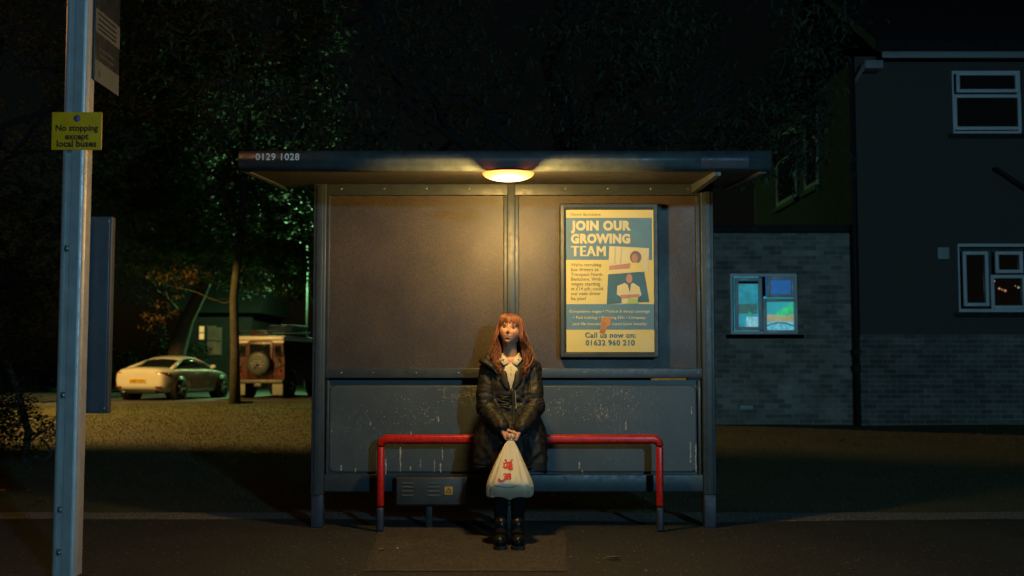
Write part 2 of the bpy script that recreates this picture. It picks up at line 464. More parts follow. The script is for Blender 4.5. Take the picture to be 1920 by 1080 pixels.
t.l(t.ramp(t.noise(2.6, 7, .7, scl=(1, 1, .6)), [(.3, .36), (.7, .56)]), t.b.inputs['Roughness']); t.bump(t.noise(160, 3), .3, .004)
tr = t.new('BsdfTranslucent'); tr.inputs[0].default_value = (.06, .05, .04, 1); mx = t.new('MixShader'); mx.inputs[0].default_value = .3
t.l(t.b.outputs[0], mx.inputs[1]); t.l(tr.outputs[0], mx.inputs[2]); t.l(mx.outputs[0], t.n['Material Output'].inputs[0])
M['panel'] = t.m
t = NT('scratched_lower_panel')
base = t.ramp(t.noise(3, 7, .7), [(.3, (.032, .043, .051)), (.7, (.052, .066, .075))])
# scuffs: stretched scratches gathered where people lean
cl = t.ramp(t.noise(2.3, 3, .6, scl=(1, 1, 1.4)), [(.50, 0.), (.66, 1.)])
sc = t.ramp(t.noise(60, 4, .75, scl=(1.6, 1, .55)), [(.56, 0.), (.66, 1.)])
ma = t.new('Math', operation='MULTIPLY'); t.l(cl, ma.inputs[0]); t.l(sc, ma.inputs[1])
ms = t.new('Math', operation='MULTIPLY'); ms.inputs[1].default_value = .55; t.l(ma.outputs[0], ms.inputs[0])
c = t.mix(ms.outputs[0], base, (.22, .22, .20)); t.col(c).set(Roughness=.45); t.bump(t.noise(180, 3), .12, .004); M['lower'] = t.m
# posts and their dark feet
for (x0, x1) in ((XL0, XL1), (XR0, XR1)):
    zf = PZ(926, YW)
    mb = MB(); mb.rbox(x0, x1, YW - .06, YW + .06, zf, ztop + .02, .008); mb.rbox(x0 + .024, x1 - .024, YW - .068, YW - .06, zf, ztop - .02, .003)
    p = mb.build('post', M['frame'], sh)
    mb = MB(); mb.rbox(x0 + .004, x1 - .004, YW - .057, YW + .057, 0, zf, .006); mb.build('post_foot', M['navy'], p)
# back wall: panels, rails
xl, xr = XL1, XR0
mb = MB(); mb.rbox(xl, xr, YW - .03, YW + .05, PZ(367, YW), ztop + .03, .004); tb = mb.build('top_rail', M['frame'], sh)
mb = MB()
for px in (640, 720, 800, 880, 990, 1060, 1140, 1220, 1290): q = P(px, 354, YW - .03); mb = MB(); mb.ell(q, .008, .006, .008, 10, 6); mb.build('rivet', M['bolt'], tb)
zp0, zp1 = PZ(691, YW), PZ(367, YW)
xm0, xm1 = PX(944, YW), PX(973, YW)
mb = MB(); mb.box(xl, xm0, YW + .01, YW + .016, zp0, zp1); mb.build('upper_panel', M['panel'], sh)
mb = MB(); mb.box(xm1, xr, YW + .01, YW + .016, zp0, zp1); mb.build('upper_panel', M['panel'], sh)
mb = MB(); xc = (xm0 + xm1) / 2
mb.rbox(xm0, xm0 + .03, YW - .022, YW + .05, zp0, zp1, .004); mb.rbox(xm1 - .03, xm1, YW - .022, YW + .05, zp0, zp1, .004)
mb.rbox(xc - .03, xc + .03, YW - .046, YW + .05, zp0, ztop - .0, .005); mb.build('mullion', M['frame'], sh)
for (x0, x1) in ((xl, xl + .022), (xr - .03, xr)):
    mb = MB(); mb.rbox(x0, x1, YW - .02, YW + .045, zp0, zp1, .004); mb.build('glazing_bead', M['frame'], sh)
mb = MB(); mb.rbox(xl, xr, YW - .045, YW + .05, PZ(709, YW - .04), zp0 + .004, .006)
mid = mb.build('mid_rail', M['frame'], sh)
mb = MB()
for px in (640, 700, 780, 860, 1095, 1200, 1310): mb = MB(); mb.ell(P(px, 699, YW - .045), .006, .004, .006, 8, 6); mb.build('rivet', M['bolt'], mid)
zl1, zl0 = PZ(713, YW), PZ(889, YW)
mb = MB(); mb.box(xl, xr, YW + .012, YW + .03, zl0, zl1)
lo = mb.build('lower_panel', M['lower'], sh)
# raised tray with rounded corners
def rrect(x0, x1, z0, z1, r, n=6):
    p = []
    for (cx, cz, a0) in ((x1 - r, z1 - r, 0), (x0 + r, z1 - r, 90), (x0 + r, z0 + r, 180), (x1 - r, z0 + r, 270)):
        for i in range(n + 1):
            a = R(a0 + 90 * i / n); p.append((cx + r * math.cos(a), cz + r * math.sin(a)))
    return p
px0, px1, pz1, pz0 = PX(619, YW), PX(1305, YW), PZ(722, YW), PZ(886, YW)
ra = [(x, YW + .011, z) for x, z in rrect(px0, px1, pz0, pz1, .05)]; rb = [(x, YW - .006, z) for x, z in rrect(px0 + .006, px1 - .006, pz0 + .006, pz1 - .006, .046)]
rc = [(x, YW - .008, z) for x, z in rrect(px0 + .014, px1 - .014, pz0 + .014, pz1 - .014, .04)]
mb = MB(); mb.rings([ra, rb, rc], smooth=False); mb.build('pressed_tray', M['lower'], lo)
mb = MB(); mb.rbox(xl, xr, YW - .04, YW + .05, PZ(921, YW), zl0, .006); mb.build('bottom_rail', M['frame'], sh)
mb = MB(); mb.rbox(xl + .01, xl + .03, YW - .025, YW + .02, zl0, zl1, .003); mb.build('panel_bead', M['frame'], sh); mb = MB(); mb.rbox(xr - .03, xr - .01, YW - .025, YW + .02, zl0, zl1, .003); mb.build('panel_bead', M['frame'], sh)
# pale runs and scratches on the tray
t = NT('dried_paint_run'); n_ = t.noise(70, 3, .7); t.col(t.ramp(n_, [(.35, (.07, .075, .07)), (.6, (.38, .38, .35))])).set(Roughness=.6); M['drip'] = t.m
mb = MB(); rr = random.Random(5)
def streak(px, y0, y1, wpx=2.2):
    x = PX(px, YW, y0); z1, z0 = PZ(y0, YW), PZ(y1, YW); w_ = wpx * .004 / 2; n = 7; L = []; Rr = []
    for i in range(n):
        z = z1 + (z0 - z1) * i / (n - 1); j = (rr.random() - .5) * .004; k = w_ * (.4 + rr.random())
        L.append((x + j - k, YW - .0095, z)); Rr.append((x + j + k, YW - .0095, z))
    mb.add(L + Rr, [(i, i + 1, n + i + 1, n + i) for i in range(n - 1)])
for a_ in ((751, 838, 884), (724, 860, 889, 2.6), (826, 868, 886), (830, 838, 862), (667, 876, 885), (640, 872, 882), (815, 862, 884, 1.4), (789, 858, 876, 1.4), (770, 874, 882), (1296, 762, 776), (1294, 828, 868), (1304, 832, 884, 2.4), (1173, 790, 806), (1086, 866, 878, 3), (1092, 882, 886, 3), (771, 808, 818), (822, 780, 792), (695, 790, 797), (622, 806, 810, 3)): streak(*a_)
# fine scratches scribbled left of the sitter and scuffed patches
for i in range(46):
    px, py = rr.gauss(870, 26), rr.gauss(742, 8); L_ = rr.uniform(5, 22); an = rr.choice((.1, .25, 1.3, 1.5)) + rr.gauss(0, .1)
    if not 800 < px < 893: continue
    a0, a1 = P(px, py, YW - .0098), P(px + L_ * math.cos(an), py + L_ * math.sin(an), YW - .0098)
    d = Vector((math.sin(an), 0, math.cos(an))) * .0011
    mb.add([a0 - d, a0 + d, a1 + d * .4, a1 - d * .4], [(0, 1, 2, 3)])
def scuff(cx, cy, sx, sy, n):
    for i in range(n):
        px, py = rr.gauss(cx, sx), rr.gauss(cy, sy); a0 = P(px, py, YW - .0098); r_ = rr.uniform(.0012, .0042); st = rr.uniform(.6, 2.4)
        if not 628 < px < 1298 or not 728 < py < 880 : continue
        mb.add([(a0.x - r_, a0.y, a0.z), (a0.x, a0.y, a0.z - r_ * st), (a0.x + r_ * .8, a0.y, a0.z), (a0.x, a0.y, a0.z + r_ * st * .7)], [(0, 1, 2, 3)])
scuff(1128, 775, 9, 9, 90); scuff(1128, 772, 30, 16, 90); scuff(1050, 765, 14, 10, 60); scuff(805, 785, 12, 8, 36); scuff(780, 765, 30, 16, 70); scuff(1100, 760, 70, 25, 120); scuff(1170, 735, 14, 6, 30); scuff(720, 770, 60, 26, 60)
tag(mb.build('scratches', M['drip'], lo), kind='stuff')
# roof
YF = 7.35
RX0, RX1 = PX(447, YF, 298), PX(1447, YF, 298)
zt_, zb_ = PZ(280, YF), PZ(318.5, YF)
ce0 = zb_ + .001; 
mb = MB(); yb = 8.75
sl = (PZ(345, YW - .06) - zb_) / (YW - .06 - YF)
def ceil(y): return zb_ + sl * (y - YF)
mb.add([(RX0 + .02, YF + .06, ceil(YF + .06)), (RX1 - .02, YF + .06, ceil(YF + .06)), (RX1 - .02, yb, ceil(yb)), (RX0 + .02, yb, ceil(yb)),
        (RX0 + .02, YF + .06, zt_ - .01), (RX1 - .02, YF + .06, zt_ - .01), (RX1 - .02, yb, ceil(yb) + .09), (RX0 + .02, yb, ceil(yb) + .09)],
       [(0, 3, 2, 1), (4, 5, 6, 7), (0, 1, 5, 4), (1, 2, 6, 5), (2, 3, 7, 6), (3, 0, 4, 7)])
M['ceil'] = vary('shelter_ceiling', (.024, .019, .016), .15, 5, .6)
roof = mb.build('roof', M['ceil'], sh)
# rounded front edge
prof = [(YF + .08, zt_), (YF + .035, zt_ - .002), (YF + .012, zt_ - .015), (YF + .002, zt_ - .035), (YF - .004, (zt_ + zb_) / 2 + .012), (YF - .006, (zt_ + zb_) / 2), (YF - .001, (zt_ + zb_) / 2 - .012), (YF + .004, zb_ + .03), (YF + .012, zb_ + .012), (YF + .028, zb_ + .002), (YF + .08, zb_ - .001)]
mb = MB(); mb.rings([[(x, y, z) for y, z in prof] for x in (RX0, -.8, .0, .8, RX1)], smooth=True); fas = mb.build('roof_edge', M['lip'], roof)
mb = MB(); text_mb(mb, '0129 1028', PX(475, YF), PX(558, YF), PZ(300.5, YF), YF - .0095, .014, space=1.08); mb.build('lettering', M['number'], roof)
# a band of dark tape round the edge, right
mb = MB(); mb.rings([[(x, y - .002 if y < YF + .05 else y, z) for y, z in prof[2:9]] for x in (PX(1318, YF), PX(1408, YF))], closed=False, smooth=True); mb.build('tape_band', M['navy'], roof)
# roof ribs at the posts and at both ends
for px in (1345,): 
    x = PX(px, YF + .1, 330)
    mb = MB(); mb.add([(x - .02, YF + .08, ceil(YF + .08) - .03), (x + .02, YF + .08, ceil(YF + .08) - .03), (x + .02, YW, ceil(YW) - .07), (x - .02, YW, ceil(YW) - .07), (x - .02, YF + .08, ceil(YF + .08) - .002), (x + .02, YF + .08, ceil(YF + .08) - .002), (x + .02, YW, ceil(YW) - .002), (x - .02, YW, ceil(YW) - .002)],
           [(0, 3, 2, 1), (4, 5, 6, 7), (0, 1, 5, 4), (1, 2, 6, 5), (2, 3, 7, 6), (3, 0, 4, 7)]); mb.build('roof_rib', M['lip'], roof)
for x in (RX0 + .02, RX1 - .06):
    mb = MB(); mb.add([(x, YF + .08, ceil(YF + .08) - .012), (x + .04, YF + .08, ceil(YF + .08) - .012), (x + .04, yb, ceil(yb) - .012), (x, yb, ceil(yb) - .012), (x, YF + .08, ceil(YF + .08) - .001), (x + .04, YF + .08, ceil(YF + .08) - .001), (x + .04, yb, ceil(yb) - .001), (x, yb, ceil(yb) - .001)],
           [(0, 3, 2, 1), (4, 5, 6, 7), (0, 1, 5, 4), (1, 2, 6, 5), (2, 3, 7, 6), (3, 0, 4, 7)]); mb.build('end_trim', M['lip'], roof)

# bulkhead lamp under the roof edge
lx, ly = PX(953, 7.28, 328), 7.28
lz = zb_ + .004
bl = thing('ceiling_lamp', (lx, ly, lz), 'glowing oval lamp under the front edge of the shelter roof', 'lamp')
mb = MB(); rs = []
zr = zb_ - .002; zd = PZ(339, ly - .02); zr = PZ(319.5, ly - .10); rad = (PX(1002, ly, 318) - PX(905, ly, 318)) / 2
for i in range(9):
    q = i / 8; rr_ = rad * (math.cos(q * math.pi / 2) ** .95 if i < 8 else .02)
    rs.append([(lx + rr_ * math.cos(a), ly + rr_ * .72 * math.sin(a), zr - (zr - zd) * math.sin(q * math.pi / 2)) for a in [2 * math.pi * k / 36 for k in range(36)]])
mb.rings(rs)
t = NT('lamp_diffuser'); t.col((.3, .28, .24))
s_ = t.new('VectorMath', operation='DISTANCE'); s_.inputs[1].default_value = (lx, ly, zd); t.l(t.tc.outputs['Object'], s_.inputs[0])
t.l(t.ramp(s_.outputs['Value'], [(.0, (1, .62, .28)), (.07, (1, .46, .15)), (.13, (.95, .20, .03)), (.18, (.5, .08, .008))]), t.b.inputs['Emission Color']); t.b.inputs['Emission Strength'].default_value = 7; M['lampglow'] = t.m
mb.build('diffuser', M['lampglow'], bl)
mb = MB(); mb.rings([[(lx + rad * s * math.cos(a), ly + rad * .72 * s * math.sin(a), z) for a in [2 * math.pi * k / 36 for k in range(36)]] for s, z in ((.80, zr - .002), (.80, zr + .004), (.70, zr + .02))]); mb.build('base', M['frame'], bl)
lamp('shelter_lamp_light', 'POINT', (lx, ly - .03, zd - .09), 145, (1, .61, .17), .085)

# ------------------------------------------------------------------ bench
M['red'] = vary('red_gloss_paint', (.40, .010, .004), .22, 14, .32, bump=.06, bscale=120, fleck=((.12, .02, .015), 55, .74))
YB = 8.2
bench = thing('perch_bench', (PX(975, YB, 985), YB, 0), 'red tubular perch bench in front of the shelter wall', 'bench')
bx0, bx1 = PX(713, YB, 980), PX(1238, YB, 980); bz1 = PZ(815, YB); bz0 = PZ(835, YB); cz = bz1 - .033
def sq_tube(mb, pts, hw_, hh_, r):
    """rounded rectangular tube along a path in the XZ plane"""
    pr = rrect(-hw_, hw_, -hh_, hh_, r, 4); m = len(pts); rs = []
    for i, p in enumerate(pts):
        a, b = Vector(pts[max(i - 1, 0)]), Vector(pts[min(i + 1, m - 1)]); t_ = (b - a).normalized(); n_ = Vector((-t_.z, 0, t_.x))
        k_ = .76 + .24 * abs(t_.x)
        rs.append([Vector(p) + n_ * v * k_ + Vector((0, 1, 0)) * u * k_ for u, v in pr])
    mb.rings(rs)
rb_ = .05; L = bx0 + .0; pts = [(bx0 - .0, YB, cz - rb_)]
zleg = PZ(951, YB)
mb = MB(); arcL = [(bx0 + rb_ - rb_ * math.cos(a), YB, cz - rb_ + rb_ * math.sin(a)) for a in frange(0, math.pi / 2, 8)]
arcR = [(bx1 - rb_ + rb_ * math.sin(a), YB, cz - rb_ + rb_ * math.cos(a)) for a in frange(0, math.pi / 2, 8)]
# legs narrower than the seat bar
sq_tube(mb, arcL + [(bx0 + .4, YB, cz), (bx1 - .4, YB, cz)] + arcR, .034, .033, .022); mb.build('seat', M['red'], bench)
for x in (bx0, bx1):
    mb = MB(); mb.rbox(x - .0255, x + .0255, YB - .0258, YB + .0258, zleg, cz - rb_ + .001, .018, 4); lg = mb.build('leg', M['red'], bench)
    mb = MB(); mb.rbox(x - .027, x + .027, YB - .028, YB + .028, 0, zleg, .018, 4); mb.build('leg_foot', M['navy'], lg)

# electrical cabinet
YE = 8.30
cab = thing('electrical_cabinet', (PX(830, YE, 980), YE, 0), 'low grey electrical cabinet with louvres and warning triangle behind the bench', 'cabinet')
x0, x1 = PX(742, YE, 920), PX(960, YE, 920); z1, z0 = PZ(894, YE), PZ(948, YE)
M['cab'] = vary('cabinet_paint', (.020, .025, .028), .2, 10, .5, bump=.08, bscale=150)
mb = MB(); mb.rbox(x0, x1, YE, YE + .1, z0, z1, .006); body = mb.build('body', M['cab'], cab)
xs_ = PX(867, YE, 920)
for (a0, a1, vx) in ((x0 + .008, xs_ - .003, (765, 813)), (xs_ + .003, x1 - .008, (890, 940))):
    mb = MB(); mb.rbox(a0, a1, YE - .009, YE + .001, z0 + .008, z1 - .008, .004); dr = mb.build('door', M['cab'], cab)
    for v in vx:
        mb = MB()
        for py in (906, 913, 921, 929): 
            q = P(v, py, YE); mb.add([(q.x - .042, YE - .01, q.z + .009), (q.x + .042, YE - .01, q.z + .009), (q.x + .042, YE - .014, q.z - .004), (q.x - .042, YE - .014, q.z - .004), (q.x + .042, YE - .009, q.z - .006), (q.x - .042, YE - .009, q.z - .006)], [(0, 1, 2, 3), (3, 2, 4, 5), (0, 3, 5), (1, 4, 2)])
        mb.build('louvre', M['cab'], dr)
q0, q1 = P(834, 912, YE), P(849, 927, YE)
mb = MB(); mb.box(q0.x, q1.x, YE - .0115, YE - .009, q1.z, q0.z); ws = mb.build('warning_sign', vary('sticker_yellow', (.36, .20, .008), .25, 30, .6), cab)
mb = MB(); cx = (q0.x + q1.x) / 2; s_ = (q1.x - q0.x) * .40; zc = (q0.z + q1.z) / 2; yy = YE - .0125
o_ = [(cx, yy, zc + s_ * .95), (cx - s_, yy, zc - s_ * .8), (cx + s_, yy, zc - s_ * .8)]; i_ = [(cx, yy, zc + s_ * .55), (cx - s_ * .66, yy, zc - s_ * .6), (cx + s_ * .66, yy, zc - s_ * .6)]
mb.add(o_ + i_, [(0, 1, 4, 3), (1, 2, 5, 4), (2, 0, 3, 5)]); mb.add([(cx + .3 * s_, yy, zc + .2 * s_), (cx - .15 * s_, yy, zc - .1 * s_), (cx + .05 * s_, yy, zc - .1 * s_), (cx - .1 * s_, yy, zc - .5 * s_), (cx + .28 * s_, yy, zc), (cx + .08 * s_, yy, zc)], [(0, 1, 2, 5), (2, 3, 4, 5)]); mb.build('warning_triangle', M['sign_black'], ws)
mb = MB(); px_ = PX(803, YE, 960); mb.rbox(px_ - .025, px_ + .025, YE + .075, YE + .09, 0, z0, .005); mb.build('pedestal', M['black'], cab); mb = MB(); mb.rbox(px_ + .55, px_ + .63, YE + .05, YE + .09, 0, z0, .005); mb.build('pedestal', M['black'], cab)

# ------------------------------------------------------------------ poster case
YA = 8.36
pc = thing('poster_case', (PX(1144, YA), YW, PZ(672, YA)), 'grey framed poster case with blue and yellow job poster on the shelter wall', 'poster')
fx0, fx1, fz1, fz0 = PX(1050, YA), PX(1236, YA), PZ(381, YA), PZ(671, YA)
ax0, ax1, az1, az0 = PX(1062, YA), PX(1227, YA), PZ(393, YA), PZ(660, YA)
mb = MB()
out = rrect(fx0, fx1, fz0, fz1, .02); 
def rect_ring(o, i, y0, y1): pass
def fr_ring(d, y): return [(x, y, z) for x, z in rrect(fx0 + d, fx1 - d, fz0 + d, fz1 - d, max(.004, .02 - d), 4)]
inn = [(x, YA + .012, z) for x, z in rrect(ax0, ax1, az0, az1, .003, 4)]; inn2 = [(x, YA + .004, z) for x, z in rrect(ax0 - .004, ax1 + .004, az0 - .004, az1 + .004, .003, 4)]
mb.rings([fr_ring(0, YW + .008), fr_ring(0, YA + .012), fr_ring(.008, YA), fr_ring(.03, YA - .002), inn2, inn], caps=False, smooth=False)
mb.build('frame', M['frame'], pc)
YQ = YA + .014
def pz(y): return PZ(y, YA)
def pxx(x): return PX(x, YA)
def rectp(mb, x0, x1, y0, y1, Y): mb.add([(pxx(x0), Y, pz(y1)), (pxx(x1), Y, pz(y1)), (pxx(x1), Y, pz(y0)), (pxx(x0), Y, pz(y0))], [(0, 1, 2, 3)])
mb = MB(); mb.box(ax0 - .003, ax1 + .003, YQ, YQ + .004, az0 - .003, az1 + .003); sheet_o = mb.build('poster', M['yellow_paper'], pc)
Y1, Y2, Y3, Y4 = YQ - .001, YQ - .0018, YQ - .0026, YQ - .0034
mb = MB(); rectp(mb, 1062, 1224, 408, 487, Y1); mb.build('blue_band', M['blue_ink'], sheet_o); mb = MB(); rectp(mb, 1062, 1227, 570, 618, Y1)
mb.build('blue_band', M['blue_ink'], sheet_o)
mb = MB()
text_mb(mb, 'JOIN OUR', pxx(1071), pxx(1184.5), pz(430.5), Y2, .06, stretch=1.06, space=1.1)
text_mb(mb, 'GROWING', pxx(1071), pxx(1183), pz(455), Y2, .06, stretch=1.1, space=1.1)
for k_, dx_ in enumerate((-1.0, -.5, 0, .5, 1.0)): text_mb(mb, 'TEAM', pxx(1072 + dx_), pxx(1136 + dx_), pz(480), Y2 - .0001 * k_, 0, stretch=1.14, space=1.1)
mb.build('lettering', M['cream'], sheet_o); mb = MB()
for s, a0, a1, y in (('Competitive wages \u2022 Medical & dental coverage', 1068, 1219, 586), ('\u2022 Paid training \u2022 Matching ESH \u2022 Company-', 1075, 1212, 597.5), ('paid life insurance and repatriation benefits', 1074, 1213, 609.5)):
    text_mb(mb, s, pxx(a0), pxx(a1), pz(y), Y2, .012, space=1.06)
mb.build('lettering', M['cream'], sheet_o)
mb = MB()
for s, a1, y in (("We're recruiting", 1128, 499), ('bus drivers at', 1123, 508), ('Transport North', 1130, 517), ('Berkshire. With', 1128, 526), ('wages starting', 1126, 535), ('at \u00a314 p/h, could', 1131, 544), ('our next driver', 1127, 553), ('be you?', 1099, 562.5)):
    text_mb(mb, s, pxx(1071), pxx(a1), pz(y), Y2, .012)
mb.build('lettering', M['dark_ink'], sheet_o); mb = MB(); text_mb(mb, 'North Berkshire', pxx(1071), pxx(1127), pz(404.5), Y2, .006)
mb.build('lettering', M['dark_ink'], sheet_o)
mb = MB(); text_mb(mb, 'Call us now on:', pxx(1097), pxx(1192), pz(633), Y2, .03, space=1.08); text_mb(mb, '01632 960 210', pxx(1098), pxx(1190), pz(647.5), Y2, .03, stretch=1.05, space=1.1); mb.build('lettering', M['navy_ink'], sheet_o)
def pp(mb, pts, Y): mb.poly([(pxx(x), Y, pz(y)) for x, y in pts][::-1])
# two tilted photographs of staff
mb = MB(); pp(mb, [(1143.5, 461), (1218.5, 465), (1216.5, 511), (1141.5, 508)], Y2); ph = mb.build('photo', M['cream'], sheet_o)
def eln(cx, cy, rx, ry, n=14): return [(cx + rx * math.cos(2 * math.pi * i / n), cy + ry * math.sin(2 * math.pi * i / n)) for i in range(n)]
M['photo_grey'] = vary('photo_grey', (.33, .36, .33), .1, 9, .5)
mb = MB(); pp(mb, [(1154, 463), (1156.5, 463), (1155, 494), (1152, 494)], Y3); mb.build('photo_window_bar', M['photo_grey'], sheet_o); mb = MB(); pp(mb, [(1166, 464), (1168.5, 464), (1166, 494), (1163, 494)], Y3); mb.build('photo_window_bar', M['photo_grey'], sheet_o)
mb = MB(); pp(mb, eln(1193, 482, 11, 12), Y3); mb.build('photo_hair', M['hair_ink'], sheet_o)
mb = MB(); pp(mb, eln(1191.5, 484, 6, 8.5), Y4); mb.build('photo_face', M['skin_ink'], sheet_o); mb = MB(); pp(mb, [(1143, 498), (1184, 493), (1186, 503), (1142.5, 506)], Y3); mb.build('photo_arm', M['skin_ink'], sheet_o)
mb = MB(); pp(mb, [(1180, 509), (1184, 494), (1193, 491), (1203, 496), (1207, 510)], Y4); mb.build('photo_top', M['yellow_paper'], sheet_o)
mb = MB(); pp(mb, [(1141, 514), (1209, 509), (1218, 566), (1138, 570)], Y2); mb.build('photo', M['navy_ink'], sheet_o)
mb = MB(); pp(mb, [(1158, 536), (1172, 530), (1180, 535), (1188, 530), (1200, 538), (1203, 553), (1197, 558), (1196, 569), (1166, 569), (1166, 557), (1157, 552)], Y3); mb.build('photo_shirt', M['cream'], sheet_o)
mb = MB(); pp(mb, eln(1180.5, 522, 6, 9), Y3); mb.build('photo_face', M['skin_ink'], sheet_o); mb = MB(); pp(mb, [(1163, 553), (1199, 551), (1200, 557), (1166, 560)], Y4); mb.build('photo_arm', M['skin_ink'], sheet_o)
mb = MB(); pp(mb, [(1177, 531), (1184, 531), (1181.5, 548)], Y4); mb.build('photo_tie', M['navy_ink'], sheet_o)
mb = MB(); pp(mb, [(1178, 559), (1196, 560), (1198, 569.5), (1177, 569.5)], Y4); mb.build('photo_folder', vary('folder_green', (.25, .38, .14), .1, 9), sheet_o)
mb = MB(); pp(mb, [(1128, 596), (1146, 594), (1144, 610), (1139, 612), (1133, 626), (1124, 624), (1127, 610)], Y3); mb.build('stain', M['stain'], sheet_o)
# ------------------------------------------------------------------ buildings on the right
def brick(name, c1, c2, mortar, w_=.215, h_=.065, rough=.9, swap='xz'):
    t = NT(name); s = t.new('SeparateXYZ'); t.l(t.tc.outputs['Object'], s.inputs[0]); cb = t.new('CombineXYZ')
    t.l(s.outputs[0 if swap == 'xz' else 1], cb.inputs[0]); t.l(s.outputs[2], cb.inputs[1])
    b = t.new('TexBrick'); t.l(cb.outputs[0], b.inputs['Vector'])
    b.inputs['Scale'].default_value = 1; b.inputs['Brick Width'].default_value = w_; b.inputs['Row Height'].default_value = h_ + .01; b.inputs['Mortar Size'].default_value = .006
    b.inputs['Mortar Smooth'].default_value = .3; b.inputs['Bias'].default_value = -.1
    b.inputs['Color1'].default_value = (*c1, 1); b.inputs['Color2'].default_value = (*c2, 1); b.inputs['Mortar'].default_value = (*mortar, 1)
    n = t.ramp(t.noise(2.2, 6, .7), [(.3, .55), (.7, 1.3)]); mm = t.new('MixRGB', blend_type='MULTIPLY'); mm.inputs[0].default_value = 1
    t.l(b.outputs[0], mm.inputs[1]); t.l(n, mm.inputs[2]); t.col(mm.outputs[0]).set(Roughness=rough); t.bump(b.outputs['Fac'], -.35, .008); return t.m
M['brick'] = brick('pale_brick', (.17, .16, .135), (.34, .32, .265), (.33, .32, .28), .22, .07)
M['brick2'] = brick('grey_brick', (.10, .095, .085), (.20, .185, .165), (.27, .26, .24), .22, .07)
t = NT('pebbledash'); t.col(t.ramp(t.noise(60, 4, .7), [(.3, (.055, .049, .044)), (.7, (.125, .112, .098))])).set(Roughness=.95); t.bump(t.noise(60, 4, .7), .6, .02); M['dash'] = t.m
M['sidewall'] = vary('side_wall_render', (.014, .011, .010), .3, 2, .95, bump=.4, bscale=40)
M['upvc'] = vary('white_window_plastic', (.72, .74, .76), .08, 3, .35)
M['upvc_dimmed'] = vary('dimmed_window_plastic', (.14, .14, .14), .2, 3, .6)  # window plastic darkened so the flank windows look dimly lit
M['darktrim'] = vary('dark_bitumen', (.012, .012, .013), .3, 6, .8)
M['glass'] = glassy('window_glass')
M['rooftile'] = vary('roof_tile', (.009, .0085, .0085), .3, 5, .9, bump=.4, bscale=20)
M['vent'] = vary('vent_plastic', (.36, .42, .40), .06, 8, .5)

def window(parent, rects, x0, x1, z0, z1, Y, sill=True, lit=False, fw=.05):
    """a white window: outer frame, one sash ring and one pane per opening (x0,x1,z0,z1)"""
    mb = MB(); Yf = Y - .03; xs_ = sorted(rects)
    # frame as a plate with openings, built from strips round every opening
    mb.box(x0, x0 + fw, Yf, Y + .03, z0, z1); mb.box(x1 - fw, x1, Yf, Y + .03, z0, z1)
    mb.box(x0 + fw, x1 - fw, Yf, Y + .03, z1 - fw, z1); mb.box(x0 + fw, x1 - fw, Yf, Y + .03, z0, z0 + fw)
    wn = mb.build('window', M['upvc'], parent)
    for k, (a0, a1, c0, c1) in enumerate(rects):
        s = .055
        m2 = MB(); ya = Yf - .012
        m2.rbox(a0 - s, a0, ya, Y + .02, c0 - s, c1 + s, .006, 2); m2.rbox(a1, a1 + s, ya, Y + .02, c0 - s, c1 + s, .006, 2)
        m2.rbox(a0 - .001, a1 + .001, ya + .001, Y + .02, c1, c1 + s, .006, 2); m2.rbox(a0 - .001, a1 + .001, ya + .001, Y + .02, c0 - s, c0, .006, 2)
        m2.build('sash', M['upvc'], wn)
        m3 = MB(); m3.box(a0, a1, Y, Y + .006, c0, c1); m3.build('pane', lit or M['glass'], wn)
    if sill:
        m4 = MB(); m4.rbox(x0 - .09, x1 + .09, Y - .10, Y + .02, z0 - .085, z0 - .004, .008); m4.build('sill', M['darktrim'], wn)
    return wn

YH = 18.0                                                           # street front of the house
XH = PX(1612, YH, 600); zg = gz(XH + 2, YH) - .15
ze = PZ(106, YH)                                                    # eaves
house = thing('house', (XH + 3.5, YH, zg), 'dark pebbledashed two-storey house with white windows and pale brick base', 'house')
HX1 = XH + 9.5; HB = YH + 7.6
zb = PZ(627, YH)
def wall_with_hole(mb, x0, x1, z0, z1, Y, holes, th=.25):
    """front wall strips round rectangular holes"""
    xs_ = sorted({x0, x1, *[h[0] for h in holes], *[h[1] for h in holes]}); zs = sorted({z0, z1, *[h[2] for h in holes], *[h[3] for h in holes]})
    for i in range(len(xs_) - 1):
        for j in range(len(zs) - 1):
            cx, cz = (xs_[i] + xs_[i + 1]) / 2, (zs[j] + zs[j + 1]) / 2
            if any(h[0] < cx < h[1] and h[2] < cz < h[3] for h in holes): continue
            mb.add([(xs_[i], Y, zs[j]), (xs_[i + 1], Y, zs[j]), (xs_[i + 1], Y, zs[j + 1]), (xs_[i], Y, zs[j + 1])], [(0, 1, 2, 3)])
    for h in holes:
        a, b, c, d = h
        mb.add([(a, Y, c), (b, Y, c), (b, Y + th, c), (a, Y + th, c), (a, Y, d), (b, Y, d), (b, Y + th, d), (a, Y + th, d)], [(0, 1, 2, 3), (4, 7, 6, 5), (0, 3, 7, 4), (1, 5, 6, 2)])
uw = (PX(1786, YH, 190), PX(1917, YH, 190), PZ(250, YH), PZ(131, YH))
lw = (PX(1797, YH, 520), PX(1990, YH, 520), PZ(585, YH), PZ(456, YH))
mb = MB(); wall_with_hole(mb, XH, HX1, zb, ze, YH, [uw, lw]); mb.build('front_wall', M['dash'], house)
mb = MB(); mb.box(XH - .012, HX1, YH - .012, YH + .2, zg, zb); mb.build('brick_base', M['brick2'], house)
mb = MB(); mb.box(XH, XH + .2, YH + .21, HB, zg, ze); mb.box(XH + .2, HX1, HB - .2, HB, zg, ze); mb.box(HX1 - .2, HX1, YH + .25, HB - .2, zg, ze); 
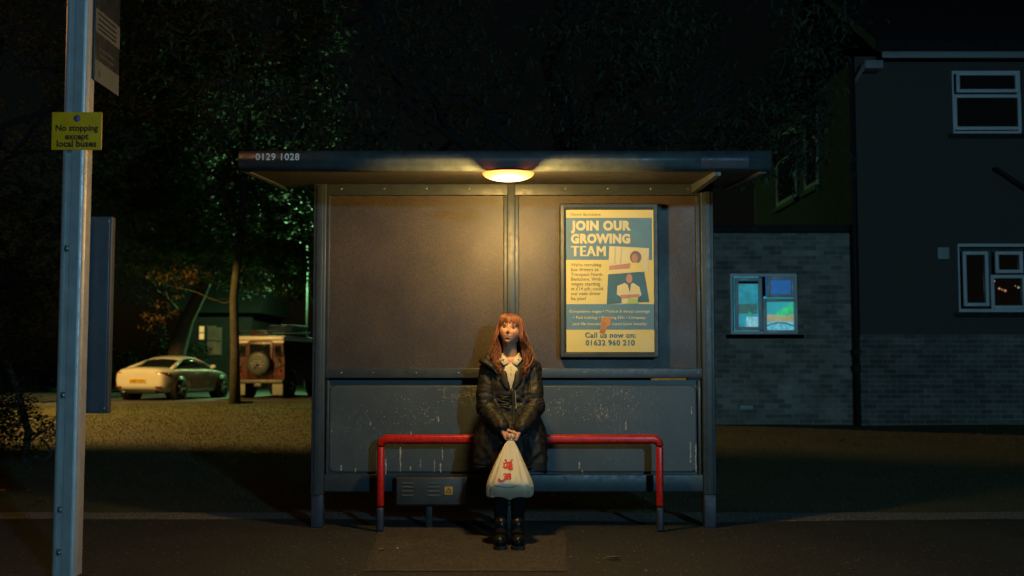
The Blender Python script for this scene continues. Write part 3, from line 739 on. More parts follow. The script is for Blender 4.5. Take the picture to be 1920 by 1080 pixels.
# side windows on the flank (facing left)
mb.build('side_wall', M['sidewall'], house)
for (y0, y1, za, zbb) in ((20.2, 21.15, None, None), (21.75, 23.4, None, None)):
    z0, z1 = 4.45, 5.92
    mf = MB(); xx = XH - .03
    mf.box(xx, XH + .0, y0, y0 + .1, z0, z1); mf.box(xx, XH, y1 - .1, y1, z0, z1); mf.box(xx, XH, y0 + .1, y1 - .1, z1 - .1, z1); mf.box(xx, XH, y0 + .1, y1 - .1, z0, z0 + .1)
    if y1 - y0 > 2: mf.box(xx, XH, (y0 + y1) / 2 - .05, (y0 + y1) / 2 + .05, z0 + .1, z1 - .1)
    else: mf.box(xx, XH, y0 + .1, y1 - .1, z0 + .85, z0 + .95)
    wn = mf.build('side_window', M['upvc_dimmed'], house)
    mg = MB(); mg.box(XH - .014, XH - .006, y0 + .09, y1 - .09, z0 + .09, z1 - .09); mg.build('pane', M['glass'], wn)
    mg = MB(); mg.box(XH - .09, XH - .001, y0 - .06, y1 + .06, z0 - .09, z0 - .003); mg.build('sill', M['darktrim'], wn)
# rear return seen past the extension
mb = MB(); mb.box(PX(1418, 25.4, 400), XH - .002, 25.4, 25.6, zg, PZ(352, 25.4)); mb.build('rear_wall', M['dash'], house)
# roof, fascia, boxed eave end
mb = MB(); e = ze + .1
ry = (YH + HB) / 2; rz = e + 2.4
prof = [(YH - .35, e - .12), (ry, rz), (HB + .35, e - .12), (HB + .35, e + .06), (ry, rz + .18), (YH - .35, e + .06)]
mb.rings([[(x, y, z) for y, z in prof] for x in (XH + .25, HX1 + .3)], smooth=False); rf = mb.build('roof', M['rooftile'], house)
M['fascia'] = vary('white_fascia', (.27, .28, .29), .12, 3, .5)
a = P(1653, 105, YH - .37); 
mb = MB(); mb.rbox(a.x, HX1 + .3, YH - .40, YH - .352, a.z - .035, a.z + .07, .01)
mb.build('gutter', M['fascia'], rf)
mb = MB(); b0, b1 = P(1622, 113, YH - .37), P(1656, 128, YH - .37); mb.rbox(b0.x, b1.x, YH - .39, YH - .1, b1.z, b0.z, .006)
c0 = P(1604, 150, YH - .2)
mb.add([(b0.x, YH - .388, b0.z), (b0.x, YH - .388, b1.z), (c0.x, YH - .2, c0.z - .05), (c0.x, YH - .2, c0.z + .04), (b0.x, YH - .3, b0.z), (b0.x, YH - .3, b1.z), (c0.x, YH - .14, c0.z - .05), (c0.x, YH - .14, c0.z + .04)], [(0, 1, 2, 3), (7, 6, 5, 4), (0, 3, 7, 4), (1, 5, 6, 2), (3, 2, 6, 7)])
mb.build('boxed_eave', M['fascia'], rf)
# windows of the front
wy = YH + .09
fr_ = lambda x0, x1, y0, y1: (PX(x0, wy, (y0 + y1) / 2), PX(x1, wy, (y0 + y1) / 2), PZ(y1, wy), PZ(y0, wy))
X0, X1, Z0, Z1 = uw
window(house, [fr_(1798, 1902, 142, 168), fr_(1793, 1907, 184, 238)], X0, X1, Z0, Z1, wy)
X0, X1, Z0, Z1 = lw
wl = window(house, [fr_(1811, 1846, 478, 568), fr_(1871, 1910, 478, 506), fr_(1863, 1916, 522, 573), fr_(1935, 1975, 478, 568)], X0, X1, Z0, Z1, wy)
# the room behind the lower window: slatted blind and glowing dots that stand in for reflections on the glass
mb = MB()
for i in range(26):
    x = X0 + .1 + i * (X1 - X0 - .2) / 25
    mb.box(x - .022, x + .022, wy + .16, wy + .163, Z0 + .05, Z1 - .05)
M['blind'] = vary('blind_fabric', (.10, .11, .10), .2, 9, .9)
mb.build('blind', M['blind'], wl)
mb = MB(); mb.box(X0 - .1, X1 + .1, wy + .6, wy + .62, Z0 - .2, Z1 + .2); mb.build('room_back', M['darktrim'], wl)
t_ = M['glass']
M['fairy'] = glow('pane_glint', (1, .62, .28), 1.1); M['glint_r'] = glow('pane_glint_red', (1, .40, .22), .42); M['glint_g'] = glow('pane_glint_green', (.55, 1, .35), .30)
for (px, py, r, m) in ((1864, 527, .013, 'fairy'), (1874, 541, .020, 'glint_r'), (1885, 545, .022, 'glint_r'), (1879, 543, .014, 'glint_r'), (1910, 539, .02, 'glint_g'), (1904, 536, .011, 'glint_r')):
    q = P(px, py, wy - .012); mb = MB(); mb.ell((q.x, wy - .006, q.z), r, .006, r * .9, 12, 8); mb.build('pane_reflection', M[m], wl)
mb = MB(); q0, q1 = P(1757, 464, YH), P(1779, 486, YH); mb.rbox(q0.x, q1.x, YH - .03, YH + .01, q1.z, q0.z, .008); 
mb.build('wall_vent', M['vent'], house)
mb = MB(); q0, q1 = P(1868, 316, YH - .1), P(1960, 378, YH - .1); mb.tube([(q0.x, YH - .02, q0.z), (q0.x + .02, YH - .09, q0.z - .012), q1], .035, 8); mb.build('sloping_tube', M['darktrim'], house)  # dark tube sloping down across the front wall
mb = MB(); xd = PX(1603, YH - .05, 500); mb.tube([(xd, YH - .05, ze - .05), (xd, YH - .05, zg)], .04, 10)
for zz in (PZ(660, YH), PZ(690, YH), PZ(330, YH), PZ(300, YH)): mb.box(xd - .055, xd + .055, YH - .1, YH + .0, zz - .05, zz + .05)
mb.build('drainpipe', M['darktrim'], house)

# single-storey brick extension with one lit window
YX = 18.12
EX0, EX1 = PX(1290, YX, 600), XH - .07; ez = PZ(437, YX); eg = gz(EX0, YX) - .15
ext = thing('extension', ((EX0 + EX1) / 2, YX, eg), 'flat-roofed pale brick extension with one lit teal window', 'building')
ew = (PX(1370, YX, 570), PX(1497, YX, 570), PZ(626, YX), PZ(512, YX))
mb = MB(); wall_with_hole(mb, EX0, EX1, eg, ez, YX, [ew]); mb.build('front_wall', M['brick'], ext)
mb = MB(); mb.box(EX0, EX0 + .2, YX + .26, 23, eg, ez); mb.box(EX0 + .2, EX1, 22.8, 23, eg, ez); mb.box(EX1 - .1, EX1, YX + .26, 22.8, eg, ez); mb.build('other_walls', M['brick2'], ext)
mb = MB(); mb.rbox(EX0 - .15, PX(1592, YX - .15, 435), YX - .15, 23.1, ez, ez + .09, .01); mb.rbox(EX0 - .1, EX1 - .001, YX - .05, 23, ez + .0905, ez + .13, .01); mb.build('flat_roof', M['darktrim'], ext)
wy = YX + .1
X0, X1, Z0, Z1 = ew
t = NT('clear_pane'); gl = t.new('BsdfGlossy'); gl.inputs['Roughness'].default_value = .03; tp = t.new('BsdfTransparent'); mx = t.new('MixShader'); mx.inputs[0].default_value = .08
t.l(tp.outputs[0], mx.inputs[1]); t.l(gl.outputs[0], mx.inputs[2]); t.l(mx.outputs[0], t.n['Material Output'].inputs[0]); M['clear'] = t.m
we = window(ext, [fr_(1384, 1422, 527, 613), fr_(1444, 1483, 525, 552), fr_(1437, 1490, 566, 619)], X0, X1, Z0, Z1, wy, lit=M['clear'])
# room light put in as glowing pieces: teal back wall, a green shade, a cream worktop, patterned net curtain
def litmat(name, c, s, scale=6, amt=.5):
    t = NT(name); t.col((.05, .05, .05)); n = t.ramp(t.noise(scale, 5, .65), [(.3, tuple(x * (1 - amt) for x in c)), (.7, tuple(x * (1 + amt * .6) for x in c))])
    t.l(n, t.b.inputs['Emission Color']); t.b.inputs['Emission Strength'].default_value = s; return t.m
wi = wy + .12
def inner(name, px0, px1, py0, py1, Y, mat, r=.004):
    a, b = P(px0, py0, Y), P(px1, py1, Y); mb = MB(); mb.rbox(a.x, b.x, Y, Y + .03, b.z, a.z, r); return mb.build(name, mat, we)
inner('lit_wall', 1376, 1424, 515, 624, wi + .10, litmat('teal_wall_light', (.018, .19, .25), 1.5, 3, .5))
inner('lit_wall', 1432, 1496, 556, 624, wi + .10, litmat('teal_wall_light_bright', (.02, .24, .28), 1.6, 3, .3))
inner('blue_blind', 1436, 1494, 515, 558, wi + .05, litmat('blue_blind_light', (.010, .065, .20), 1.6, 5, .3))
inner('blind_roll', 1380, 1426, 524, 532, wi + .02, M['darktrim'])
inner('net_curtain', 1400, 1421, 594, 614, wi + .04, litmat('net_curtain_light', (.25, .62, .72), 1.0, 26, .6))
inner('shelf', 1385, 1420, 570, 588, wi + .07, litmat('shelf_light', (.05, .16, .15), .8, 12, .4))
mb = MB(); q = P(1406, 588, wi + .05); mb.ell(q, .025, .02, .032, 12, 8); mb.build('night_light', glow('green_lamp', (.04, .8, .35), .45), we)
inner('worktop', 1434, 1494, 590, 606, wi + .07, litmat('cream_worktop_light', (.42, .42, .22), .9, 4, .25))
inner('net_curtain', 1434, 1494, 603, 622, wi + .04, litmat('net_curtain_light_blue', (.10, .40, .52), 1.3, 30, .6))
mb = MB(); q = P(1476, 583, wi + .07)
mb.ell(q, .10, .03, .085, 16, 10); q = P(1486, 572, wi + .07); mb.ell(q, .04, .03, .06, 14, 8); mb.ell(P(1463, 588, wi + .07), .06, .03, .05, 14, 8); mb.build('houseplant', litmat('lit_plant', (.05, .60, .26), .9, 14, .4), we)
mb = MB(); q = [P(1436 + i * 5.4, 612 - 7 * math.sin(i / 10 * math.pi), wi + .035) for i in range(11)]; mb.tube(q, .007, 6); mb.build('curtain_wire', M['darktrim'], we)
mb = MB(); q0, q1 = P(1387, 760, YX), P(1412, 768, YX); mb.rbox(q0.x, q1.x, YX - .015, YX + .01, q1.z, q0.z, .004); mb.build('air_brick', M['vent'], ext)

# far brick house beyond the parked vehicles
YD = 46.0
fh = thing('far_house', (PX(400, YD), YD, 0), 'dim brick house with yellow lit windows far behind the parked cars', 'house')
def far(px0, px1, py0, py1, Y0, th): 
    a, b = P(px0, py0, Y0), P(px1, py1, Y0); return (a.x, b.x, Y0, Y0 + th, b.z, a.z)
mb = MB(); q = far(335, 470, 585, 760, YD, 6); mb.box(*q); mb.build('wall', brick('far_brick', (.016, .010, .009), (.022, .014, .012), (.014, .013, .013)), fh)
mb = MB(); mb.rings([[(x, YD - .5, q[5] - .05), (x, YD + 3, q[5] + 1.5), (x, YD + 6.5, q[5] - .05)] for x in (q[0] - .4, q[1] + .4)], smooth=False); mb.build('roof', M['darktrim'], fh)
M['lit1'] = litmat('lit_window_bright', (1, .62, .18), .75, 1.2, .35); M['lit2'] = litmat('lit_window_dim', (.5, .30, .07), .10, 2, .6)
for (a0, a1, b0, b1, m) in ((374, 382, 612, 636, 'lit1'), (389, 404, 612, 665, 'lit2'), (405, 414, 615, 665, 'lit2')):
    mb = MB(); mb.box(*far(a0 - 1.2, a1 + 1.2, b0 - 1.2, b1 + 1.2, YD - .05, .04)); wn = mb.build('window', M['blind'], fh)
    mb = MB(); mb.box(*far(a0, a1, b0, b1, YD - .08, .02)); mb.build('pane', M[m], wn)
    mb = MB(); mm_ = (b0 + b1) / 2; mb.box(*far(a0 - .3, a1 + .3, mm_ - .9, mm_ + .9, YD - .11, .02)); mb.build('glazing_bar', M['darktrim'], wn)

# lamp column on the green
YL = 29.5
q = gp(574, 736); lc = thing('street_lamp', tuple(q), 'slim grey street lamp column on the green beside the red off-roader', 'street lamp')
M['galv'] = vary('galvanised_steel', (.24, .26, .26), .15, 6, .5, .3)
x, y, z = q; zk = PZ(655, y)
mb = MB(); mb.tube([(x, y, z - .05), (x, y, zk - .03), (x, y, zk)], [.088, .086, .05], 14); mb.build('base_section', M['galv'], lc)
mb = MB(); mb.tube([(x, y, zk), (x, y, 5.6), (x - .05, y - .1, 5.72), (x - .35, y - 1.5, 5.80)], [.05, .038, .036, .03], 12); pole = mb.build('column', M['galv'], lc)
mb = MB(); mb.ell((x - .40, y - 1.8, 5.78), .14, .36, .07, 16, 8); hd = mb.build('lamp_head', M['darktrim'], lc)
mb = MB(); mb.ell((x - .40, y - 1.82, 5.73), .10, .24, .05, 14, 8); mb.build('lens', glow('white_lamp_lens', (.6, 1, .7), 1.6), hd)
lamp('column_lamp_light', 'POINT', (x - .40, y - 1.85, 4.7), 1300, (.40, 1, .36), .10)

# sodium lamp left of the frame: unseen box hood added, its plates shaped to keep the near lawn dark
sx_, sy_, sz_ = -13.2, 24.5, 6.32
sl_ = thing('street_lamp', (sx_, sy_ + .5, gz(sx_, sy_)), 'orange street lamp with an added light-shaping hood beyond the left edge', 'street lamp')
mb = MB(); x, y = sx_, sy_ + 1.05
mb.tube([(x, y, gz(x, y) - .05), (x, y, 1.2), (x, y, 6.5)], [.09, .07, .045], 12); mb.build('column', M['galv'], sl_)
mb = MB(); a0, a1, b0, b1, c0, c1 = sx_ - .55, sx_ + .55, sy_ - .305, sy_ + .68, sz_ - .25, sz_ + .10
mb.box(a0 - .02, a0, b0 - .02, b1 + .02, c0, c1); mb.box(a1, a1 + .02, sy_ + .12, b1 + .02, c0, c1); mb.box(a1 + .40, a1 + .42, b0 - .26, sy_ + .14, c0, c1); mb.box(a1 + .021, a1 + .40, sy_ + .12, sy_ + .14, c0, c1); mb.prism([(sx_ + .30, b0, c0), (sx_ + .37, b0 - .017, c0), (a1 + .40, b0 - .225, c0), (a1 + .40, b0 - .245, c0), (sx_ + .37, b0 - .037, c0), (sx_ + .30, b0 - .02, c0)], (0, 0, c1 - c0)); mb.box(a0, sx_ + .30, b0 - .02, b0, c0, c1); mb.box(a0, a1, b1, b1 + .02, c0, c1); mb.box(a0 - .02, a1 + .44, b0 - .28, b1 + .02, c1 + .001, c1 + .03)
mb.build('lamp_head', M['darktrim'], sl_)
lamp('sodium_lamp_light', 'POINT', (sx_, sy_, sz_), 6800, (1, .55, .13), .03)
# ------------------------------------------------------------------ trees and shrubs
M['bark'] = vary('bark', (.055, .045, .035), .4, 9, .9, bump=.8, bscale=30)
M['bark_light'] = vary('bark_light', (.038, .040, .028), .4, 6, .9, bump=.8, bscale=24)
M['leaf_ash'] = leafy('drooping_leaf', (.034, .060, .040), (.090, .135, .082), .25, .45)
M['bark_dark'] = vary('dark_bark', (.007, .0065, .006), .4, 9, .95, bump=.8, bscale=30)
M['leaf_green'] = leafy('broad_leaf', (.030, .085, .022), (.070, .13, .035), .55, .55)
M['leaf_dark'] = leafy('shrub_leaf', (.016, .026, .016), (.034, .046, .024), .2, .5)
M['leaf_brown'] = leafy('lamp_tinted_leaf', (.07, .042, .016), (.12, .065, .022), .4, .6)  # orange of the sodium lamp put into the leaf colour
def crown(name, ells, n, size, wd, mat, parent, seed, per=6, droop=.9, shell=.35, hollow=None, gap=-.22):
    rg = np.random.default_rng(seed); vs = []; fs = []
    wts = np.array([e[3] * e[4] * e[5] for e in ells], float) ** .8; wts /= wts.sum()
    which = rg.choice(len(ells), n, p=wts)
    for wi_ in which:
        cx, cy, cz_, rx, ry_, rz_ = ells[wi_]
        d = rg.normal(size=3); d /= np.linalg.norm(d); r = (shell + (1 - shell) * rg.random()) ** .5
        c = np.array([cx + rx * d[0] * r, cy + ry_ * d[1] * r, cz_ + rz_ * d[2] * r])
        # gaps: drop clusters where a coarse noise is low
        if noise.noise(Vector(c * .75) + Vector((seed * 3.1, 0, 0))) < gap: continue
        if hollow and hollow(c): continue
        k0 = rg.random() * 6.283
        for q in range(per):
            a = k0 + q * 6.283 / per + rg.normal() * .3; L = size * (.65 + .7 * rg.random()); W = wd * (.7 + .6 * rg.random())
            h = np.array([math.cos(a), math.sin(a), 0.]); up = .45 + .5 * rg.random(); s = np.array([-math.sin(a), math.cos(a), (rg.random() - .5) * .8]); s /= np.linalg.norm(s)
            b = len(vs); o = c + rg.normal(size=3) * size * .35
            for i, (t_, w_) in enumerate(((0, .25), (.33, 1.), (.7, .8), (1., .06))):
                z = L * (up * t_ - droop * t_ * t_ * (1 + .3 * rg.random()))
                p = o + h * L * t_ * (1 - .25 * t_) + np.array([0, 0, z])
                vs.append(tuple(p - s * W * w_ * .5)); vs.append(tuple(p + s * W * w_ * .5))
            for i in range(3): fs.append((b + 2 * i, b + 2 * i + 1, b + 2 * i + 3, b + 2 * i + 2))
    me = bpy.data.meshes.new(name); me.from_pydata(vs, [], fs); me.update()
    me.polygons.foreach_set('use_smooth', [True] * len(me.polygons))
    return link(name, me, mat, parent)
def trunk(path, radii, limbs, mat, parent, seed, twigs=3):
    rg = random.Random(seed); mb = MB(); mb.tube(path, radii, 12)
    def wob(a, b, n, amp):
        a, b = Vector(a), Vector(b); ax = (b - a).length
        return [a.lerp(b, i / n) + Vector((rg.gauss(0, amp), rg.gauss(0, amp), rg.gauss(0, amp))) * ax * (0 if i in (0, n) else 1) for i in range(n + 1)]
    for (a, b, r) in limbs:
        pts = wob(a, b, 6, .045); mb.tube(pts, [r * (1 - .8 * i / 6) for i in range(7)], 8)
        for k in range(twigs):
            i = rg.randint(2, 5); d = Vector((rg.gauss(0, 1), rg.gauss(0, 1), rg.gauss(.3, .6))).normalized() * (Vector(b) - Vector(a)).length * .45
            mb.tube(wob(pts[i], pts[i] + d, 4, .06), [r * .4 * (1 - .85 * j / 4) for j in range(5)], 6)
    return mb.build('trunk', mat, parent)

# the large tree right behind the shelter
g = gz(.9, 12.4)
tr1 = thing('tree', (.9, 12.4, g), 'large dark tree with drooping leaves right behind the shelter', 'tree', None)
E1 = [(.2, 12.3, 5.3, 2.6, 1.8, 2.4), (-2.2, 12.6, 5.4, 1.9, 1.6, 2.3), (2.3, 12.2, 5.2, 1.5, 1.5, 2.0), (2.75, 11.9, 3.9, .75, .9, .9), (.9, 11.6, 4.0, 1.5, .8, .9), (-1.4, 11.7, 4.1, 1.3, .8, .9), (-.4, 12.6, 7.2, 2.6, 1.8, 1.4)]
trunk([(.9, 12.4, g - .1), (.88, 12.4, 1.2), (.7, 12.45, 2.6), (.55, 12.5, 4.2)], [.26, .2, .17, .12], [((.7, 12.45, 2.6), (-2.2, 12.6, 5.4), .1), ((.7, 12.45, 2.7), (2.5, 12.2, 4.8), .09), ((.55, 12.5, 4.2), (.2, 12.3, 6.6), .11), ((.7, 12.45, 3), (-.9, 11.7, 4.3), .06), ((.6, 12.4, 3.6), (1.5, 11.6, 4.4), .06)], M['bark_dark'], tr1, 1, 4)
crown('crown', E1, 4300, .20, .038, M['leaf_ash'], tr1, 11, 7, .75, gap=-.05)
# broad-leaved tree lit from within by the column lamp
tx, ty = PX(441, 31, 720), 31.0
g = gz(tx, ty)
tr2 = thing('tree', (tx, ty, g), 'green-lit broad tree with a slim straight trunk at the lane edge', 'tree')
X_ = lambda px, Y: PX(px, Y, 400)
E2 = [(X_(330, 28), 28, 7.6, 2.6, 2.2, 2.0), (X_(470, 29), 29, 7.8, 2.6, 2.4, 2.2), (X_(400, 30), 30, 4.9, 2.3, 1.8, 1.35), (X_(500, 27.6), 27.6, 4.4, 1.5, 1.4, 1.0), (X_(300, 29), 29, 4.6, 1.5, 1.4, 1.3), (X_(420, 30), 30, 10.2, 3.6, 2.6, 1.9), (X_(250, 27), 27, 8.8, 2.2, 2.0, 2.6), (X_(540, 28), 28, 3.6, .8, 1.0, .8), (X_(360, 28), 28, 6.0, 2.6, 1.8, 1.2), (X_(520, 27.5), 27.5, 5.6, 1.6, 1.4, 1.2), (X_(240, 28.5), 28.5, 5.8, 1.6, 1.4, 1.3), (X_(500, 28), 28, 3.75, 1.3, 1., .8), (X_(400, 29), 29, 4.0, 1.5, 1.2, .9), (X_(565, 28), 28, 4.6, 1.0, 1.0, 1.1), (X_(545, 27), 27, 6.4, 1.2, 1.2, 1.2)]
E2 = [(e[0] * (e[1] + 4.6) / e[1], e[1] + 4.6, CZ + (e[2] - CZ) * (e[1] + 4.6) / e[1], e[3] * 1.14, e[4], e[5] * 1.14) for e in E2] + [(X_(340, 32), 32, 4.4, 1.6, 1.1, .9), (X_(270, 32), 32, 4.9, 1.2, 1.0, 1.1), (X_(420, 31.5), 31.5, 5.2, 1.6, 1.0, .9)]
trunk([(tx, ty, g - .1), (tx - .02, ty, 1.5), (tx - .08, ty, 3.0), (tx, ty + .6, 5.6), (tx - .1, ty + 1.6, 8.5)], [.17, .13, .115, .1, .05], [((tx - .07, ty, 2.9), (X_(312, 31), 31, 3.5), .018), ((tx - .06, ty, 3.2), (X_(510, 33), 33, 5.6), .05), ((tx, ty, 5), (X_(330, 33), 33, 8.6), .07), ((tx, ty, 5.4), (X_(480, 33.5), 33.5, 8.8), .06)], M['bark_light'], tr2, 2, 4)
crown('crown', E2, 10500, .21, .095, M['leaf_green'], tr2, 12, 5, .7)
crown('lamp_tinted_foliage', [(X_(330, 31), 31, 3.6, 1.0, .6, .35), (X_(308, 31), 31, 2.9, .55, .5, .6), (X_(290, 31), 31, 3.5, .55, .5, .35), (X_(285, 31), 30.8, 2.4, .2, .2, .35)], 200, .13, .04, M['leaf_brown'], tr2, 13, 4, 1.0, .1, gap=-.05)  # low sprays coloured orange-brown to look lit by the sodium lamp
# leaning tree behind the white car
q = P(330, 664, 38); g = gz(q.x, 38)
tr3 = thing('tree', (q.x, 38, g), 'dark leaning tree behind the white car', 'tree')
a = P(332, 660, 38); b = P(350, 600, 38); c = P(378, 545, 38)
trunk([(a.x - .05, 38, g - .1), tuple(a), tuple(b), tuple(c), (c.x + .9, 38, 5.5)], [.34, .3, .25, .22, .1], [(tuple(c), (c.x - 2, 38, 6.2), .12), (tuple(c), (c.x + 1.8, 37.5, 6), .12), (tuple(b), (b.x - 1.4, 37, 4.4), .1)], M['bark'], tr3, 3, 3)
crown('crown', [(c.x - 1.5, 38, 6.2, 3.2, 2, 2.2), (c.x + 1.5, 37.6, 7.0, 3.2, 2.2, 2.4), (c.x - 3, 38, 8.5, 3.5, 2, 3), (c.x + 1, 38, 10.5, 4.2, 2, 2.2), (c.x + 1.4, 38.5, 4.3, 2.2, 1, .9), (c.x - 1.6, 38.5, 3.9, 1.6, 1, .9)], 3000, .24, .10, M['leaf_dark'], tr3, 14, 5, .7)
# dense shrub and overhanging tree at the left edge
g = gz(-6.9, 14)
bu = thing('bush', (-6.75, 14.2, g), 'tall dense dark bush left of the bus stop post', 'bush')
trunk([(-6.1, 14.1, g - .1), (-6.05, 14.1, .35), (-6.25, 14.2, .9), (-6.6, 14.2, 1.7)], [.05, .045, .04, .02], [((-6.9, 14.2, g), (-7.1, 14.2, 1.9), .05), ((-6.6, 14.2, g), (-6.5, 14, 1.6), .04), ((-5.78, 13.9, g), (-5.62, 13.9, .62), .018), ((-6.08, 14.1, .2), (-5.68, 14., .52), .02)], M['bark'], bu, 4, 5)
crown('foliage', [(-6.75, 14.2, 1.35, .95, .9, 1.25), (-6.95, 14.3, 2.7, .9, .9, .9), (-6.2, 13.9, .42, .6, .7, .40), (-7.4, 13.2, .7, .9, .9, .8), (-6.7, 13.6, .45, .9, .6, .55), (-7.0, 14.2, 1.9, 1.1, .9, .9)], 4600, .075, .032, M['leaf_dark'], bu, 15, 6, .5)
g = gz(-8.6, 16.5)
tr4 = thing('tree', (-8.6, 16.5, g), 'tall dark tree above the bush behind the bus stop flag', 'tree')
trunk([(-8.6, 16.5, g - .1), (-8.5, 16.5, 2), (-8.1, 16.4, 4.2), (-7.6, 16.3, 6)], [.24, .2, .16, .08], [((-8.3, 16.4, 3.2), (-6.6, 16, 5), .08), ((-8.1, 16.4, 4), (-9, 16, 6), .08), ((-8.3, 16.4, 3.6), (-5.4, 16.3, 6.2), .07)], M['bark_dark'], tr4, 5, 4)
crown('crown', [(-7.6, 16.3, 5.4, 1.9, 1.6, 1.6), (-6.2, 16.2, 6.7, 2.0, 1.6, 1.5), (-8.6, 16.5, 7, 2, 1.8, 1.6), (-5.2, 16.5, 5.7, 1.2, 1.2, 1.1), (-4.0, 16.8, 7.0, 1.6, 1.4, 1.3)], 2600, .13, .05, M['leaf_dark'], tr4, 16, 6, .7)
# clipped dark hedge far behind the lane
hx0, hx1 = -26., -12.5
he = thing('hedge', (-19, 43, gz(-19, 43)), 'long dark hedge at the far side of the parking lane', 'hedge')
crown('foliage', [(x, 43 + .3 * math.sin(x), 1.1, 1.1, .8, 1.25 + .3 * math.sin(x * 1.7)) for x in frange(hx0, hx1, 12)], 2600, .2, .1, M['leaf_dark'], he, 17, 5, .5)
mb = MB()
for x in frange(hx0, hx1, 15): mb.tube([(x, 43, 0), (x + .1, 43, .8), (x - .05, 43, 1.6)], [.05, .04, .02], 6)
mb.build('stem', M['bark'], he)
# trees closing the view behind the houses
for (x, y, h_, s_, lb) in ((-1, 50, 9, 21, 'far dark tree hidden behind the shelter roofline'), (-24, 52, 10, 22, 'far dark tree behind the long hedge'), (-9, 54, 11, 23, 'far dark tree behind the dim brick house')):
    t_ = thing('tree', (x, y, 0), lb, 'tree')
    trunk([(x, y, -.1), (x + .1, y, h_ * .3), (x - .1, y, h_ * .7)], [.3, .24, .1], [((x, y, h_ * .3), (x - 2, y, h_ * .6), .12), ((x, y, h_ * .35), (x + 2, y, h_ * .65), .12)], M['bark'], t_, s_)
    crown('crown', [(x, y, h_ * .7, 4.2, 3, h_ * .36), (x - 2.5, y, h_ * .5, 2.6, 2, 2), (x + 2.6, y, h_ * .5, 2.6, 2, 2)], 900, .4, .2, M['leaf_dark'], t_, s_ + 5, 5, .6)
# fallen leaves and scraps
def flat(px, py):
    a = P(px, py, 1.0); z = .004
    for _ in range(4): k = (CZ - z) / (CZ - a.z); z = .006 if k < 8.8 else gz(a.x * k, k) + .04
    return Vector((a.x * k, k, z))
def fallen(px, py, L, W, rz_, mat, label, cat='leaf', nm='fallen_leaf'):
    c = flat(px, py); mb = MB(); n = 8; rs = []
    for i in range(n + 1):
        t_ = i / n; w_ = W * math.sin(math.pi * min(1, t_ * 1.02)) ** .8 * .5 + .0005; x = (t_ - .5) * L; z = .006 + .35 * L * (t_ - .5) ** 2
        rs.append([(x, -w_, z + w_ * .6), (x, 0, z), (x, w_, z + w_ * .35)])
    mb.rings(rs, closed=False); mb.tube([(-L * .5, 0, .006 + .09 * L), (-L * .75, .004, .004)], .0012, 5)
    mb.xf(Matrix.Translation(c) @ Matrix.Rotation(rz_, 4, 'Z')); o = mb.build(nm, mat); tag(o, label, cat); return o
M['leafpale'] = vary('pale_dry_leaf', (.42, .30, .18), .25, 60, .7); M['leaforange'] = vary('orange_dry_leaf', (.42, .16, .04), .25, 60, .6); M['paper'] = vary('white_scrap', (.5, .53, .55), .15, 30, .7)
fallen(1151, 1048, .09, .045, .2, M['leafpale'], 'large pale dry leaf on the pavement right of the shoes')
fallen(717, 1032, .05, .03, .5, M['leafpale'], 'small pale leaf on the lighter tarmac patch left of the shoes')
fallen(745, 1030, .03, .02, 1.9, M['leafpale'], 'tiny dry leaf beside the small pale leaf on the patch')
fallen(73, 943, .11, .07, .4, M['leaforange'], 'bright orange leaf on the grass near the bus stop post')
fallen(58, 921, .10, .06, 1.4, M['leaforange'], 'orange leaf on the grass behind the brightest one')
fallen(2, 923, .12, .07, 2.4, M['leaforange'], 'orange leaf at the left edge of the grass')
fallen(1348, 970, .07, .03, .1, M['leafpale'], 'dry leaf at the foot of the shelter post')
fallen(1578, 825, .14, .09, .7, M['leaforange'], 'orange leaf on the lawn before the brick extension')
fallen(1325, 1001, .05, .025, .3, M['leafpale'], 'small leaf on the pavement in front of the shelter post')
c = flat(1859, 783); mb = MB(); mb.rings([[(c.x + x * s, c.y + y * s, c.z + z) for x, y in ((-.16, -.06), (-.02, -.10), (.15, -.05), (.12, .07), (-.05, .10), (-.15, .04))] for s, z in ((.8, -.03), (1, .02), (.75, .075), (.2, .095))]); tag(mb.build('paper_scrap', M['paper']), 'crumpled white scrap on the grass before the house', 'litter')
# ------------------------------------------------------------------ parked vehicles
M['carwhite'] = vary('white_car_paint', (.56, .57, .54), .05, 2, .22, **{'Coat Weight': .6})
M['carglass'] = glassy('car_glass', (.008, .012, .014), .05)
M['tyre'] = vary('tyre', (.012, .012, .012), .3, 20, .8)
M['rim'] = vary('alloy_rim', (.28, .28, .29), .2, 12, .35, .7)
M['tail'] = vary('tail_lamp_red', (.20, .012, .010), .25, 8, .2)
M['plate'] = vary('yellow_plate', (.60, .38, .02), .08, 12, .4)
M['carblack'] = vary('black_plastic', (.012, .012, .013), .2, 10, .5)
M['carred'] = vary('red_car_paint', (.045, .005, .004), .2, 3, .35)
M['roofwhite'] = vary('white_roof_paint', (.62, .62, .57), .08, 3, .35)
M['cover'] = vary('spare_wheel_cover', (.03, .045, .05), .2, 9, .5)
M['grey'] = vary('galvanised_bumper', (.10, .115, .12), .2, 9, .45, .3)
M['flap'] = vary('mudflap_pale', (.20, .24, .23), .15, 9, .7)
